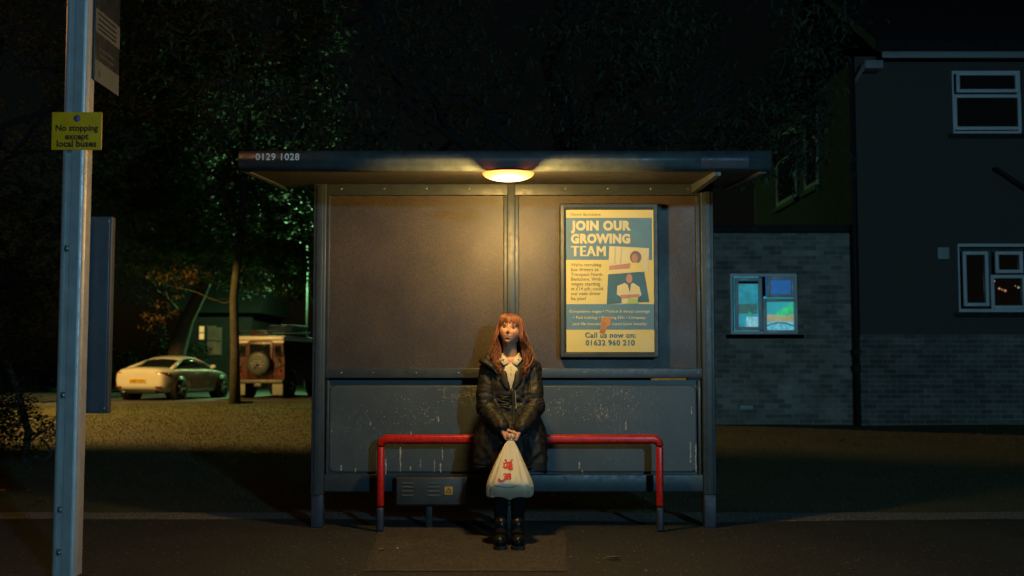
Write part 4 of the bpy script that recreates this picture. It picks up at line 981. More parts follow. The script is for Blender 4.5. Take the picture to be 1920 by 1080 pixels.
def wheel(name, parent, x, y, r, wd, side):
    """a wheel with its axle along X: tyre with rim and five spokes"""
    mb = MB(); pr = [(-wd / 2, r * .66), (-wd / 2, r * .9), (-wd * .38, r), (wd * .38, r), (wd / 2, r * .9), (wd / 2, r * .66)]
    mb.rings([[(x + u, y + v * math.cos(a), r + v * math.sin(a)) for a in [2 * math.pi * k / 28 for k in range(28)]] for u, v in pr]); tw = mb.build(name, M['tyre'], parent)
    mb = MB(); xo = x + side * wd * .42
    mb.rings([[(xo, y + v * math.cos(a), r + v * math.sin(a)) for a in [2 * math.pi * k / 28 for k in range(28)]] for v in (r * .68, r * .58)], caps=False)
    for k in range(5):
        a = 2 * math.pi * k / 5; mb.tube([(xo, y, r), (xo, y + r * .6 * math.cos(a), r + r * .6 * math.sin(a))], [.06, .035], 8)
    mb.cyl((xo - .02, y, r), (xo + .02, y, r), .07, 14); mb.build('rim', M['rim'], tw)

# --- white two-seat coupe, rear towards the road
p0 = gp(272, 752); q1 = P(272, 700, p0.y)
yc = p0.y + 1.9; xc = PX(330, yc, 700) 
car = thing_rot('parked_car', (xc, yc, gz(xc, yc) + .02), -R(14), 'white hardtop coupe parked with its tail towards the grass', 'car')
def sect(w_, zb_, zw, zt_, crown_=.02):
    """half section of the lower body mirrored: sill, belly, shoulder, deck"""
    h = [(0, zb_), (w_ * .86, zb_), (w_ * .97, zb_ + .07), (w_, zb_ + (zw - zb_) * .5), (w_ * .985, zw - .06), (w_ * .94, zw), (w_ * .80, zt_ - .005), (w_ * .4, zt_ + crown_), (0, zt_ + crown_ * 1.3)]
    return h + [(-x, z) for x, z in h[-2:0:-1]]
S = [(-2.10, .66, .42, .74, .80), (-2.06, .76, .36, .80, .90), (-1.95, .82, .24, .84, .955), (-1.6, .875, .20, .88, .965), (-1.1, .895, .18, .90, .955), (-.5, .885, .17, .90, .93), (.2, .88, .17, .89, .93), (.8, .885, .17, .87, .93), (1.3, .89, .18, .83, .88), (1.75, .84, .20, .75, .79), (2.02, .68, .24, .64, .68), (2.12, .5, .34, .54, .58)]
mb = MB(); mb.rings([[(x, y, z) for x, z in sect(w_, zb_, zw, zt_)] for (y, w_, zb_, zw, zt_) in S])
body = mb.build('body', M['carwhite'], car); sd = body.modifiers.new('s', 'SUBSURF'); sd.levels = sd.render_levels = 2
# greenhouse: glass volume with a painted roof shell over it
G = [(-1.42, .62, .95, .52), (-1.05, .64, 1.11, .50), (-.70, .665, 1.235, .52), (-.35, .68, 1.285, .54), (.1, .68, 1.27, .54), (.5, .69, 1.15, .56), (.98, .70, .93, .62)]
def gsec(wb, zt_, wt_, zb_=.88): 
    h = [(0, zb_), (wb + .04, zb_), (wb, zb_ + (zt_ - zb_) * .35 + .01), (wt_ + .03, zb_ + (zt_ - zb_) * .86), (wt_ - .06, zt_), (0, zt_ + .015)]
    return h + [(-x, z) for x, z in h[-2:0:-1]]
mb = MB(); mb.rings([[(x, y, z) for x, z in gsec(wb + .03, zt_, wt_)] for (y, wb, zt_, wt_) in G]); gh = mb.build('greenhouse', M['carglass'], car); sd = gh.modifiers.new('s', 'SUBSURF'); sd.levels = sd.render_levels = 2
mb = MB(); rs = []
for (y, wb, zt_, wt_) in ((-.80, .60, 1.205, .53), (-.62, .6, 1.255, .54), (-.35, .6, 1.295, .55), (-.05, .6, 1.298, .55), (.12, .6, 1.28, .545)):
    rs.append([(-wt_ - .045, y, zt_ - .075), (-wt_ - .01, y, zt_ - .012), (-wt_ * .5, y, zt_ + .015), (0, y, zt_ + .022), (wt_ * .5, y, zt_ + .015), (wt_ + .01, y, zt_ - .012), (wt_ + .045, y, zt_ - .075)])
mb.rings(rs, closed=False); rf = mb.build('roof', M['carwhite'], car); so = rf.modifiers.new('t', 'SOLIDIFY'); so.thickness = .02; so.offset = 0; sd = rf.modifiers.new('s', 'SUBSURF'); sd.levels = sd.render_levels = 1
for s in (-1, 1):
    mb = MB(); mb.tube([(s * .585, -.74, 1.165), (s * .62, -1.0, 1.07), (s * .70, -1.32, .97), (s * .74, -1.5, .93)], [.055, .075, .085, .05], 10, .7); mb.build('rear_pillar', M['carwhite'], car)
    mb = MB(); mb.tube([(s * .56, .1, 1.24), (s * .64, .5, 1.12), (s * .73, 1.0, .93)], [.03, .026, .03], 8); mb.build('front_pillar', M['carwhite'], car)
    # slanting tail lamp wrapping round the corner
    mb = MB(); rs = []
    for (y, x, z0, z1) in ((-2.055, .52, .80, .815), (-2.045, .62, .765, .83), (-1.985, .74, .745, .835), (-1.86, .82, .745, .82), (-1.70, .866, .775, .80)):
        rs.append([(s * (x + .012), y - .022, z0), (s * (x + .018), y - .03, (z0 + z1) / 2), (s * (x + .012), y - .022, z1), (s * (x - .06), y + .02, (z0 + z1) / 2)])
    mb.rings(rs); mb.build('tail_lamp', M['tail'], car)
    mb = MB(); mb.rbox(s * .66 - .1, s * .66 + .1, -2.10, -2.03, .385, .415, .008); mb.build('reflector', M['tail'], car)
    mb = MB(); mb.ell((s * .93, .62, .98), .10, .07, .065, 14, 8); mb.tube([(s * .83, .66, .93), (s * .90, .64, .96)], .025, 8); mb.build('door_mirror', M['carwhite'], car)
    for y in (-1.22, 1.32):
        mb = MB(); mb.cyl((s * .60, y, .33), (s * .905, y, .33), .385, 28); mb.build('wheel_arch', M['carblack'], car)
        wheel('wheel', car, s * .80, y, .325, .225, s)
    mb = MB(); mb.rbox(s * .885 - .008, s * .885 + .008, -.30, -.16, .76, .79, .006); mb.build('door_handle', M['carwhite'], car)
    mb = MB()
    mb.tube([(s * .888, -.62, .86), (s * .893, -.64, .6), (s * .89, -.55, .25)], .006, 6); mb.tube([(s * .886, .55, .86), (s * .889, .62, .5), (s * .887, .6, .25)], .006, 6); mb.build('door_seam', M['carblack'], car)
mb = MB(); mb.rbox(-.27, .27, -2.118, -2.085, .52, .635, .008); pl_ = mb.build('number_plate', M['plate'], car)
mb = MB(); text_mb(mb, 'HN57 NTW', -.235, .235, .545, -2.1205, .02); mb.build('plate_lettering', M['sign_black'], pl_)
mb = MB(); mb.cyl((0, -2.075, .76), (0, -2.06, .765), .045, 16); mb.build('badge', M['rim'], car)
mb = MB(); mb.rbox(-.55, .55, -2.03, -1.86, .20, .36, .04); mb.build('rear_diffuser', M['carblack'], car)
mb = MB(); mb.tube([(-.5, -2.09, .25), (-.42, -2.09, .25)], .035, 10); mb.build('exhaust', M['rim'], car)
mb = MB(); mb.ell((-.3, -.75, 1.0), .12, .06, .16, 12, 8); mb.build('headrest', M['grey'], car)
mb = MB(); mb.ell((.3, -.75, 1.0), .12, .06, .16, 12, 8); mb.build('headrest', M['grey'], car)

# --- red off-roader with white roof and spare wheel
yv = 35.4; xv = PX(482, yv, 680) + .1
fr0 = thing_rot('off_roader', (xv, yv, gz(xv, yv) + .02), -R(9), 'red off-road car with white roof, roof rack and covered spare wheel', 'car')
Wd = .80
mb = MB()
def bsec(w0, w1, z0, z1, z2): return [(-w0, z0), (w0, z0), (w1, z1), (w1 - .07, z2), (-w1 + .07, z2), (-w1, z1)]
mb.rings([[(x, y, z) for x, z in bsec(Wd, Wd, .52, 1.20, 1.80)] for y in (0, 2.75)], smooth=False)
mb.rbox(-Wd, Wd, 2.752, 4.0, .55, 1.14, .05)
vb = mb.build('body', M['carred'], fr0)
mb = MB(); mb.rbox(-.78, .78, -.03, 2.85, 1.80, 1.96, .07, 4); vr = mb.build('roof', M['roofwhite'], fr0)
mb = MB(); mb.rbox(-.77, -.36, -.02, .03, 1.73, 1.80, .012); mb.build('roof_corner', M['roofwhite'], vr); mb = MB(); mb.rbox(.36, .77, -.02, .03, 1.73, 1.80, .012); mb.build('roof_corner', M['roofwhite'], vr)
mb = MB(); mb.rbox(-.42, .42, -.035, .0, .60, 1.78, .015); vd = mb.build('rear_door', M['carred'], fr0)
mb = MB(); mb.rbox(-.34, .34, -.045, -.03, 1.28, 1.70, .02); mb.build('window', M['carglass'], vd)
for s in (-1, 1):
    mb = MB(); mb.rbox(s * .585 - .10, s * .585 + .10, -.02, .02, 1.30, 1.66, .02); mb.build('quarter_window', M['carglass'], fr0)
    mb = MB(); mb.rbox(s * .77 - .012, s * .77 + .012, .25, 1.15, 1.30, 1.66, .012); mb.build('side_window', M['carglass'], fr0); mb = MB(); mb.rbox(s * .77 - .012, s * .77 + .012, 1.3, 2.5, 1.28, 1.68, .012); mb.build('side_window', M['carglass'], fr0)
    for (z, r_, m) in ((1.04, .052, 'flag_white'), (.87, .045, 'tail')):
        mb = MB(); mb.cyl((s * .66, -.03, z), (s * .66, .01, z), r_, 16); mb.build('rear_lamp', M[m], fr0)
    mb = MB(); mb.rbox(s * .66 - .045, s * .66 + .045, -.014, .01, .70, .78, .01); mb.build('rear_reflector', M['tail'], fr0)
    mb = MB(); mb.rbox(s * .62 - .17, s * .62 + .17, -.10, -.085, .10, .46, .01); mb.build('mudflap', M['flap'], fr0)
    for y in (.62, 3.25):
        mb = MB(); mb.cyl((s * .50, y, .44), (s * .812, y, .44), .46, 26); mb.build('wheel_arch', M['carblack'], fr0)
        mb = MB(); a_ = frange(0, math.pi, 12); mb.tube([(s * .82, y + .47 * math.cos(q), .44 + .47 * math.sin(q)) for q in a_], .035, 8); mb.build('arch_flare', M['grey'], fr0)
        wheel('wheel', fr0, s * .72, y, .40, .24, s)
mb = MB(); mb.rbox(-.80, .80, -.16, -.0, .47, .58, .02); mb.rbox(-.12, .12, -.2, -.05, .36, .47, .02); mb.build('rear_bumper', M['grey'], fr0)
sx, sz = .02, 1.08
mb = MB(); mb.rings([[(sx + v * math.cos(a), y, sz + v * math.sin(a)) for a in [2 * math.pi * k / 32 for k in range(32)]] for y, v in ((-.05, .35), (-.08, .385), (-.22, .385), (-.255, .36), (-.265, .28), (-.268, .02))]); sw = mb.build('spare_wheel', M['cover'], fr0)
mb = MB()
for z, w_ in ((1.16, .13), (1.09, .22), (1.0, .17)):
    for k in range(5): mb.box(sx - w_ + k * w_ * .42, sx - w_ + k * w_ * .42 + w_ * .27, -.272, -.269, z - .024, z + .024 - (k % 3) * .006)
mb.build('emblem_lettering', M['flap'], sw)
mb = MB()
for x in (-.72, .72): mb.tube([(x, .0, 2.12), (x, 2.6, 2.12)], .018, 8)
for y in (.02, .7, 1.4, 2.0, 2.58): mb.tube([(-.72, y, 2.12), (.72, y, 2.12)], .016, 8)
for x in (-.72, .72):
    for y in (.05, 1.3, 2.5): mb.tube([(x, y, 1.9), (x, y, 2.12)], .016, 8)
mb.tube([(-.72, .0, 2.02), (.72, .0, 2.02)], .012, 8); mb.build('roof_rack', M['grey'], vr)
mb = MB(); mb.rbox(-.42, .05, .2, .9, 1.99, 2.10, .04); mb.build('luggage', vary('red_luggage', (.22, .03, .03), .2, 6), vr)
mb = MB(); mb.rbox(-.10, .70, .9, 2.5, 2.14, 2.34, .05); mb.build('roof_box', M['flap'], vr)
# ------------------------------------------------------------------ the person
CXP = PX(957, 8.0, 640)
def V(x, y, z): return Vector((CXP + x, y, z))
per = thing('person', (CXP, 7.5, 0), 'woman with long auburn hair and dark waxed coat perched on the bench looking up', 'person')
t = NT('skin'); obj_ = t.tc.outputs['Object']
def blob(c, rx, ry, rz, soft=.5):
    s = t.new('VectorMath', operation='SUBTRACT'); s.inputs[1].default_value = c; t.l(obj_, s.inputs[0])
    m = t.new('VectorMath', operation='MULTIPLY'); m.inputs[1].default_value = (1 / rx, 1 / ry, 1 / rz); t.l(s.outputs[0], m.inputs[0])
    L = t.new('VectorMath', operation='LENGTH'); t.l(m.outputs[0], L.inputs[0])
    return t.ramp(L.outputs['Value'], [(soft, 1.), (1., 0.)])
HC = V(.0, 7.985, 1.440)                                           # head centre
HS = 1.06
HR = Matrix.Rotation(R(6), 3, 'Y') @ Matrix.Rotation(R(-9), 3, 'Z') @ Matrix.Rotation(R(-13), 3, 'X')
def hp(x, y, z): return HC + HR @ Vector((x, y, z)) * HS
base = t.ramp(t.noise(38, 4), [(.3, (.40, .21, .14)), (.7, (.47, .255, .175))])
lipc = hp(0, -.094, -.056)
c_ = t.mix(blob(lipc, .022, .03, .0095, .55), base, (.30, .07, .055))
for s in (-1, 1): c_ = t.mix(blob(hp(s * .038, -.08, -.028), .024, .03, .018, .1), c_, (.46, .19, .13))
t.col(c_).set(Roughness=.5); t.b.inputs['Subsurface Weight'].default_value = .12; t.b.inputs['Subsurface Radius'].default_value = (.012, .005, .003)
M['skin'] = t.m

# head: an ellipsoid sculpted by smooth bumps and dents
def head_shape(d):
    x, y, z = d                                                    # unit direction, face towards -y
    fx, fz = x, z
    p = Vector((x * .0745, y * .094, z * .114))
    low = sstep(.05, -.95, z)
    p.x *= 1 - .29 * low ** 1.5; p.y *= 1 - (.10 * low if y > 0 else -.02 * low)
    if y > 0: p.y *= 1 + .06 * sstep(-.3, .4, z)
    f = max(0, -y)
    g = lambda cx, cz, sx, sz: math.exp(-((fx - cx) / sx) ** 2 - ((fz - cz) / sz) ** 2) * (1 if y < 0 else 0)
    fwd = 0
    fwd += .024 * g(0, -.22, .10, .10) + .012 * g(0, -.04, .075, .16)  # nose tip, bridge
    fwd += .006 * g(0, .22, .5, .12)                               # brow
    for s in (-1, 1):
        fwd += -.013 * g(s * .40, .05, .19, .11) + .006 * g(s * .48, -.20, .22, .17) + .005 * g(s * .14, -.26, .07, .06)
    fwd += .0075 * g(0, -.45, .24, .055) + .0085 * g(0, -.55, .22, .05) - .005 * g(0, -.50, .30, .022) - .004 * g(0, -.64, .25, .06) + .010 * g(0, -.80, .22, .13)
    p.y -= fwd
    return p
mb = MB(); NU, NV = 96, 72; vs = []
for i in range(1, NV):
    a = math.pi * i / NV
    for j in range(NU):
        b = 2 * math.pi * j / NU; vs.append(hp(*head_shape((math.sin(a) * math.cos(b), math.sin(a) * math.sin(b), math.cos(a)))))
fs = [(i * NU + j, (i + 1) * NU + j, (i + 1) * NU + (j + 1) % NU, i * NU + (j + 1) % NU) for i in range(NV - 2) for j in range(NU)]
T_, B_ = len(vs), len(vs) + 1; vs += [hp(0, 0, .112), hp(0, 0, -.112)]
for j in range(NU): k = (j + 1) % NU; fs.append((T_, j, k)); fs.append((B_, (NV - 2) * NU + k, (NV - 2) * NU + j))
mb.add(vs, fs, True)
# ears
for s in (-1, 1): mb.ell(hp(s * .072, .008, -.008), .010, .020, .032, 12, 8, HR)
# neck, torso, limbs as tapered volumes
neck0, neck1 = V(0, 8.035, 1.215), HC + HR @ Vector((0, .018, -.075))
mb.cap(neck0, neck1, .057, .050, 18)
mb.cap(V(-.10, 8.04, 1.19), V(.10, 8.04, 1.19), .062, .062); mb.cap(V(0, 8.04, 1.20), V(0, 8.06, .98), .10, .09); mb.cap(V(-.04, 8.04, 1.10), V(.04, 8.04, 1.10), .10, .10)
mb.cap(V(0, 8.06, .98), V(0, 8.06, .84), .095, .11); mb.cap(V(-.07, 8.07, .79), V(.07, 8.07, .79), .10, .10)
hipL, hipR = V(-.085, 8.04, .77), V(.085, 8.04, .77)
kneeL, kneeR = V(-.068, 7.76, .44), V(.056, 7.76, .44)
ankL, ankR = V(-.062, 7.565, .10), V(.048, 7.565, .10)
for h_, k_, a_ in ((hipL, kneeL, ankL), (hipR, kneeR, ankR)):
    mb.cap(h_, k_, .078, .050, 14); mb.cap(k_, k_.lerp(a_, .35), .047, .049, 14); mb.cap(k_.lerp(a_, .35), a_, .049, .034, 14)
    mb.cap(a_, a_ + Vector((0, -.11, -.06)), .034, .028, 12)
shL, shR = V(-.150, 8.04, 1.172), V(.150, 8.04, 1.172)
elL, elR = V(-.178, 7.965, .905), V(.172, 7.96, .91)
wrL, wrR = V(-.050, 7.765, .765), V(.060, 7.765, .757)
for a_, b_, c__ in ((shL, elL, wrL), (shR, elR, wrR)):
    mb.cap(a_, b_, .050, .040, 14); mb.cap(b_, c__, .039, .025, 14)
# hands: palm, four fingers of three bones, thumb
def hand(mb, wrist, along, across, palm_n, side, curl, lens, thumb):
    """along: wrist to knuckles; across: from index side to little finger; palm_n: out of the palm"""
    al, ac, pn = Vector(along).normalized(), Vector(across), Vector(palm_n)
    ac = (ac - al * ac.dot(al)).normalized(); pn = al.cross(ac) * (1 if al.cross(ac).dot(pn) > 0 else -1)
    kn = wrist + al * .080
    for k in range(4): mb.cap(wrist + ac * (k - 1.5) * .010, kn + ac * (k - 1.5) * .0185 - al * abs(k - 1.2) * .004, .0135, .0108, 10)
    for k in range(4):
        p = kn + ac * (k - 1.5) * .0195 - al * abs(k - 1.2) * .004; L = lens[k]; ang = 0
        for q, (f_, r0, r1) in enumerate(((.46, .0088, .0080), (.31, .0080, .0072), (.25, .0072, .0058))):
            ang += curl[k][q]; d = al * math.cos(ang) + pn * math.sin(ang) + ac * (k - 1.5) * .03
            e_ = p + d * L * f_; mb.cap(p, e_, r0, r1, 10); p = e_
    p = wrist + al * .020 - ac * .018 + pn * .006
    for (d, L, r0, r1) in thumb:
        e_ = p + Vector(d).normalized() * L; mb.cap(p, e_, r0, r1, 10); p = e_
LN = (.072, .080, .074, .058)
# her right hand (left in the picture): comes down and inward, fingers close on the handles, thumb laid across
hand(mb, wrL, (.050, -.02, -.078), (-.55, -.65, -.35), (.9, .0, .35), -1, [(.75, 1.15, .8), (.8, 1.2, .8), (.85, 1.2, .8), (.9, 1.15, .8)], LN,
     [((.045, -.03, -.012), .036, .0125, .0105), ((.05, -.012, -.022), .030, .0100, .0088), ((.04, -.002, -.028), .022, .0086, .0066)])
# her left hand meets it a little lower
hand(mb, wrR, (-.045, -.02, -.066), (.55, -.65, -.35), (-.9, .0, .35), 1, [(.8, 1.2, .8), (.85, 1.2, .8), (.9, 1.2, .8), (.95, 1.15, .8)], LN,
     [((-.030, -.03, -.024), .032, .0125, .0105), ((-.022, -.012, -.030), .028, .0098, .0086), ((-.012, .002, -.03), .020, .0084, .0066)])
me = remeshed(mb, .0036, 1, 'body'); body = link('body', me, M['skin'], per)

# eyes, lids, brows
M['eyewhite'] = vary('eye_white', (.30, .27, .25), .05, 30, .15); M['iris'] = vary('dark_iris', (.02, .016, .014), .2, 80, .08); M['brow'] = vary('eyebrow', (.075, .03, .014), .3, 90, .8); M['lash'] = vary('lash', (.012, .008, .006), .2, 90, .7)
for s in (-1, 1):
    ec = hp(s * .0295, -.0745, .006)
    mb = MB(); mb.ell(ec, .0104, .0106, .0056, 18, 12, HR); eo = mb.build('eye', M['eyewhite'], per)
    mb = MB(); mb.ell(ec + HR @ Vector((-.0015, -.0088, .0012)), .0046, .0036, .0044, 14, 8, HR); mb.build('iris', M['iris'], eo)
    mb = MB(); mb.tube([hp(s * (.0295 + u * .0150), -.0850 + .0045 * u * u - .0008,   .0108 - .0044 * u * u + .0028 * u) for u in frange(-1, 1, 9)], [.0006, .0011, .0014, .0016, .0016, .0016, .0016, .0014, .0008], 8); mb.build('eyelash', M['lash'], eo)
    mb = MB(); mb.tube([hp(s * (.030 + u * .018), -.0895 + .007 * ((u + .3) ** 2) * .6, .0245 + .0022 * u + .0015 * (1 - u * u)) for u in frange(-1, 1, 9)], [.0012, .0026, .003, .003, .0028, .0026, .0022, .0018, .001], 8, .7); mb.build('eyebrow', M['brow'], per)

mb = MB(); mb.tube([hp(u * .0205, -.1035 + .012 * u * u, -.0565 + .0042 * u * u) for u in frange(-1, 1, 9)], [.0006, .0011, .0014, .0015, .0015, .0015, .0014, .0011, .0006], 6); mb.build('mouth_line', vary('mouth_shadow', (.10, .025, .02), .1, 30), per)
# hair: a close cap and many tapered wavy locks
t = NT('auburn_hair'); geo = t.new('NewGeometry')
c_ = t.ramp(geo.outputs['Random Per Island'], [(0, (.062, .017, .006)), (.5, (.125, .037, .013)), (1, (.22, .076, .028))])
t.col(c_).set(Roughness=.5); t.b.inputs['Specular IOR Level'].default_value = .45; t.bump(t.noise(240, 2, .5, scl=(1, 1, .12)), .5, .004); M['hair'] = t.m
hr = random.Random(21)
mb = MB()
# cap over the skull, open at the face
vs = []; NU, NV = 48, 20
for i in range(NV + 1):
    a = math.pi * .62 * i / NV
    for j in range(NU):
        b = 2 * math.pi * j / NU; d = Vector((math.sin(a) * math.cos(b), math.sin(a) * math.sin(b), math.cos(a)))
        vs.append(hp(d.x * .081, d.y * .099 + .004, d.z * .121 - .002))
fs = []
for i in range(NV):
    for j in range(NU):
        b = 2 * math.pi * (j + .5) / NU; a = math.pi * .62 * (i + .5) / NV
        if math.sin(b) < -.25 and a > .95 and abs(math.cos(b)) < .86: continue
        fs.append((i * NU + j, i * NU + (j + 1) % NU, (i + 1) * NU + (j + 1) % NU, (i + 1) * NU + j))
mb.add(vs, fs, True); 
cap_ = mb.build('hair', M['hair'], per, fix=False); so = cap_.modifiers.new('t', 'SOLIDIFY'); so.thickness = .006
def smooth_path(keys, n):
    k = [Vector(p) for p in keys]; out = []
    for i in range(n + 1):
        u = i / n * (len(k) - 1); a = min(int(u), len(k) - 2); f_ = u - a
        p0, p1, p2, p3 = k[max(a - 1, 0)], k[a], k[a + 1], k[min(a + 2, len(k) - 1)]
        out.append(.5 * ((2 * p1) + (p2 - p0) * f_ + (2 * p0 - 5 * p1 + 4 * p2 - p3) * f_ ** 2 + (3 * p1 - p0 - 3 * p2 + p3) * f_ ** 3))
    return out
def lock(mb, keys, r, wave=.0, fq=3, ph=0, n=22, tip=.15, flat=.55):
    pts = smooth_path(keys, n)
    for i, p in enumerate(pts):
        u = i / n; amp = wave * sstep(.35, .8, u); p.x += amp * math.sin(ph + u * fq * 6.283); p.y += amp * .7 * math.cos(ph * 1.3 + u * fq * 6.283)
    rr_ = [r * (.55 + .45 * math.sin(min(1, i / n * 1.6) * math.pi / 2)) * (1 - (1 - tip) * sstep(.62, 1, i / n)) for i in range(n + 1)]
    mb.tube(pts, rr_, 8, flat)
mb = MB()
# fringe falling to the brows, parted slightly
for i in range(64):
    u = hr.uniform(-1, 1); x0 = u * .045 + hr.gauss(0, .004)
    ztip = .024 + .012 * abs(u) - (.018 if abs(u) > .8 else 0) + hr.gauss(0, .004)
    lock(mb, [hp(x0 * .5, -.005 + hr.gauss(0, .01), .119), hp(x0 * .85, -.062, .106), hp(x0 * 1.2, -.0925, .075), hp(x0 * 1.5, -.0975 + abs(u) * .022, ztip)], hr.uniform(.0035, .0055), n=12, tip=.25)
# curtains of hair on both sides, over the shoulders to the chest
for s in (-1, 1):
    for i in range(150):
        v = hr.random(); y0 = -.042 + .12 * v                      # front to back on the skull
        fl = (1 - v)
        wid = hr.random()
        spread = .088 + .045 * wid if s > 0 else .068 + .040 * wid
        zend = hr.gauss(1.145, .028) if v < .75 else hr.gauss(1.20, .03)
        yend = 7.905 + .05 * v + hr.gauss(0, .012) if v < .75 else 8.10 + hr.gauss(0, .02)
        xs0 = s * hr.uniform(.004, .03)
        out = .080 + hr.gauss(0, .004) - .004 * max(0, fl - .6) / .4
        keys = [hp(xs0, y0 * .7, .120 - .02 * abs(y0) * 3), hp(s * (out - .02), y0 - .012 * fl, .082), hp(s * (out + .004), y0 - .012 * fl + .012, .012),
                hp(s * (out + .006 + .012 * wid), y0 + .008, -.06), V(s * (.076 + .038 * wid + (.012 if s > 0 else 0)), 8.0 + .05 * (v - .5), 1.325),
                V(s * (spread + .012), (7.96 if v < .75 else 8.07) + .03 * v, 1.245), V(s * (spread - .02 * wid), yend, zend)]
        lock(mb, keys, hr.uniform(.0042, .0095), .008 + .010 * hr.random(), hr.uniform(1.2, 2.2), hr.uniform(0, 6.28) * .5 + s, 26, .3)
# the back
for i in range(46):
    u = hr.uniform(-1, 1)
    lock(mb, [hp(u * .02, .03, .119), hp(u * .06, .085, .075), hp(u * .075, .108, 0), hp(u * .08, .10, -.07), V(u * .10, 8.10, 1.31), V(u * .13, 8.125, 1.24), V(u * .14, 8.13, hr.gauss(1.15, .03))], hr.uniform(.009, .013), .009, 2, hr.uniform(0, 6.28), 22, .15)
# stray wisps
for i in range(26):
    s = hr.choice((-1, 1)); w_ = hr.uniform(.09, .15)
    lock(mb, [hp(s * .03, hr.uniform(-.04, .03), .118), hp(s * .086, hr.uniform(-.05, .02), .03), V(s * (w_), 7.96 + hr.gauss(0, .02), 1.33), V(s * (w_ + .015), 7.92, hr.uniform(1.15, 1.28))], .0018, .016, 2.5, hr.uniform(0, 6.28), 22, .3, 1)
mb.build('lock_of_hair', M['hair'], cap_, fix=False)

# ------------------------------------------------------------------ clothes
M['shirt'] = vary('cream_shirt', (.42, .38, .29), .06, 40, .8, bump=.2, bscale=60)
M['tights'] = vary('black_tights', (.004, .004, .0045), .2, 30, .9, **{'Specular IOR Level': .12})
t = NT('waxed_coat'); t.col(t.ramp(t.noise(7, 6, .7), [(.3, (.006, .0056, .0046)), (.7, (.016, .0145, .012))]))
t.l(t.ramp(t.noise(11, 5), [(.3, .46), (.7, .70)]), t.b.inputs['Roughness']); t.b.inputs['Specular IOR Level'].default_value = .28; t.bump(t.noise(55, 5, .7), .22, .006); M['coat'] = t.m
M['coat_dark'] = vary('coat_lining', (.012, .011, .010), .3, 14, .6)
M['zip'] = vary('brass_zip', (.42, .32, .13), .2, 60, .35, .7)
M['shoe'] = vary('black_leather', (.007, .007, .007), .3, 20, .38, **{'Specular IOR Level': .16})
# shirt body and collar
mb = MB(); mb.rings([[V(a_ * math.cos(q), cy + b_ * math.sin(q), z) for q in [2 * math.pi * k / 40 for k in range(40)]] for z, a_, b_, cy in ((.86, .13, .10, 8.03), (1.0, .135, .105, 8.02), (1.10, .14, .108, 8.01), (1.17, .135, .098, 8.015), (1.215, .09, .080, 8.025), (1.245, .066, .068, 8.03))], caps=False)
so_ = mb.build('shirt', M['shirt'], per)
mb = MB()
for s in (-1, 1):
    a_ = V(s * .064, 8.03, 1.278); pts = [V(s * .066, 8.035, 1.285), V(s * .060, 7.985, 1.290), V(s * .028, 7.945, 1.252), V(s * .012, 7.938, 1.218), V(s * .048, 7.922, 1.200), V(s * .082, 7.955, 1.245), V(s * .086, 8.03, 1.258)]
    cc = sum(pts, Vector()) / len(pts) + Vector((0, -.010, .004)); b0 = len(mb.v)
    mb.add(pts + [cc], [(i, (i + 1) % 7, 7) for i in range(7)], True)
co = mb.build('shirt_collar', M['shirt'], so_, fix=False); k = co.modifiers.new('t', 'SOLIDIFY'); k.thickness = .004; k.offset = 0
mb = MB()
for z in (1.19, 1.145, 1.10): mb.ell(V(.004, 7.905 + (1.145 - z) * -.03, z), .0055, .003, .0055, 10, 6)
mb.build('shirt_button', M['cream'], so_)

# coat: body and sleeves grown together, folded, then opened at the front
mb = MB()
RG = [(1.262, .070, .066, 8.045), (1.235, .105, .080, 8.045), (1.20, .145, .094, 8.045), (1.15, .170, .112, 8.04), (1.06, .176, .124, 8.035), (.98, .174, .132, 8.035), (.92, .184, .134, 8.035), (.84, .205, .150, 8.03), (.76, .236, .172, 8.015), (.68, .252, .182, 8.0), (.60, .256, .180, 7.985), (.52, .252, .170, 7.97), (.475, .246, .164, 7.965)]
def sup(c, e): return math.copysign(abs(c) ** e, c)
mb.rings([[V(a_ * sup(math.cos(q), .85), cy + b_ * sup(math.sin(q), .9), z) for q in [2 * math.pi * k / 48 for k in range(48)]] for z, a_, b_, cy in RG])
for (a_, b_, c__, s) in ((shL, elL, wrL, -1), (shR, elR, wrR, 1)):
    o_ = Vector((s * .004, 0, 0)); mb.cap(a_ + o_, b_ + o_, .064, .058, 18); mb.cap(b_ + o_, b_.lerp(c__, .82), .057, .048, 18); mb.cap(b_.lerp(c__, .70), b_.lerp(c__, .9), .050, .045, 18)
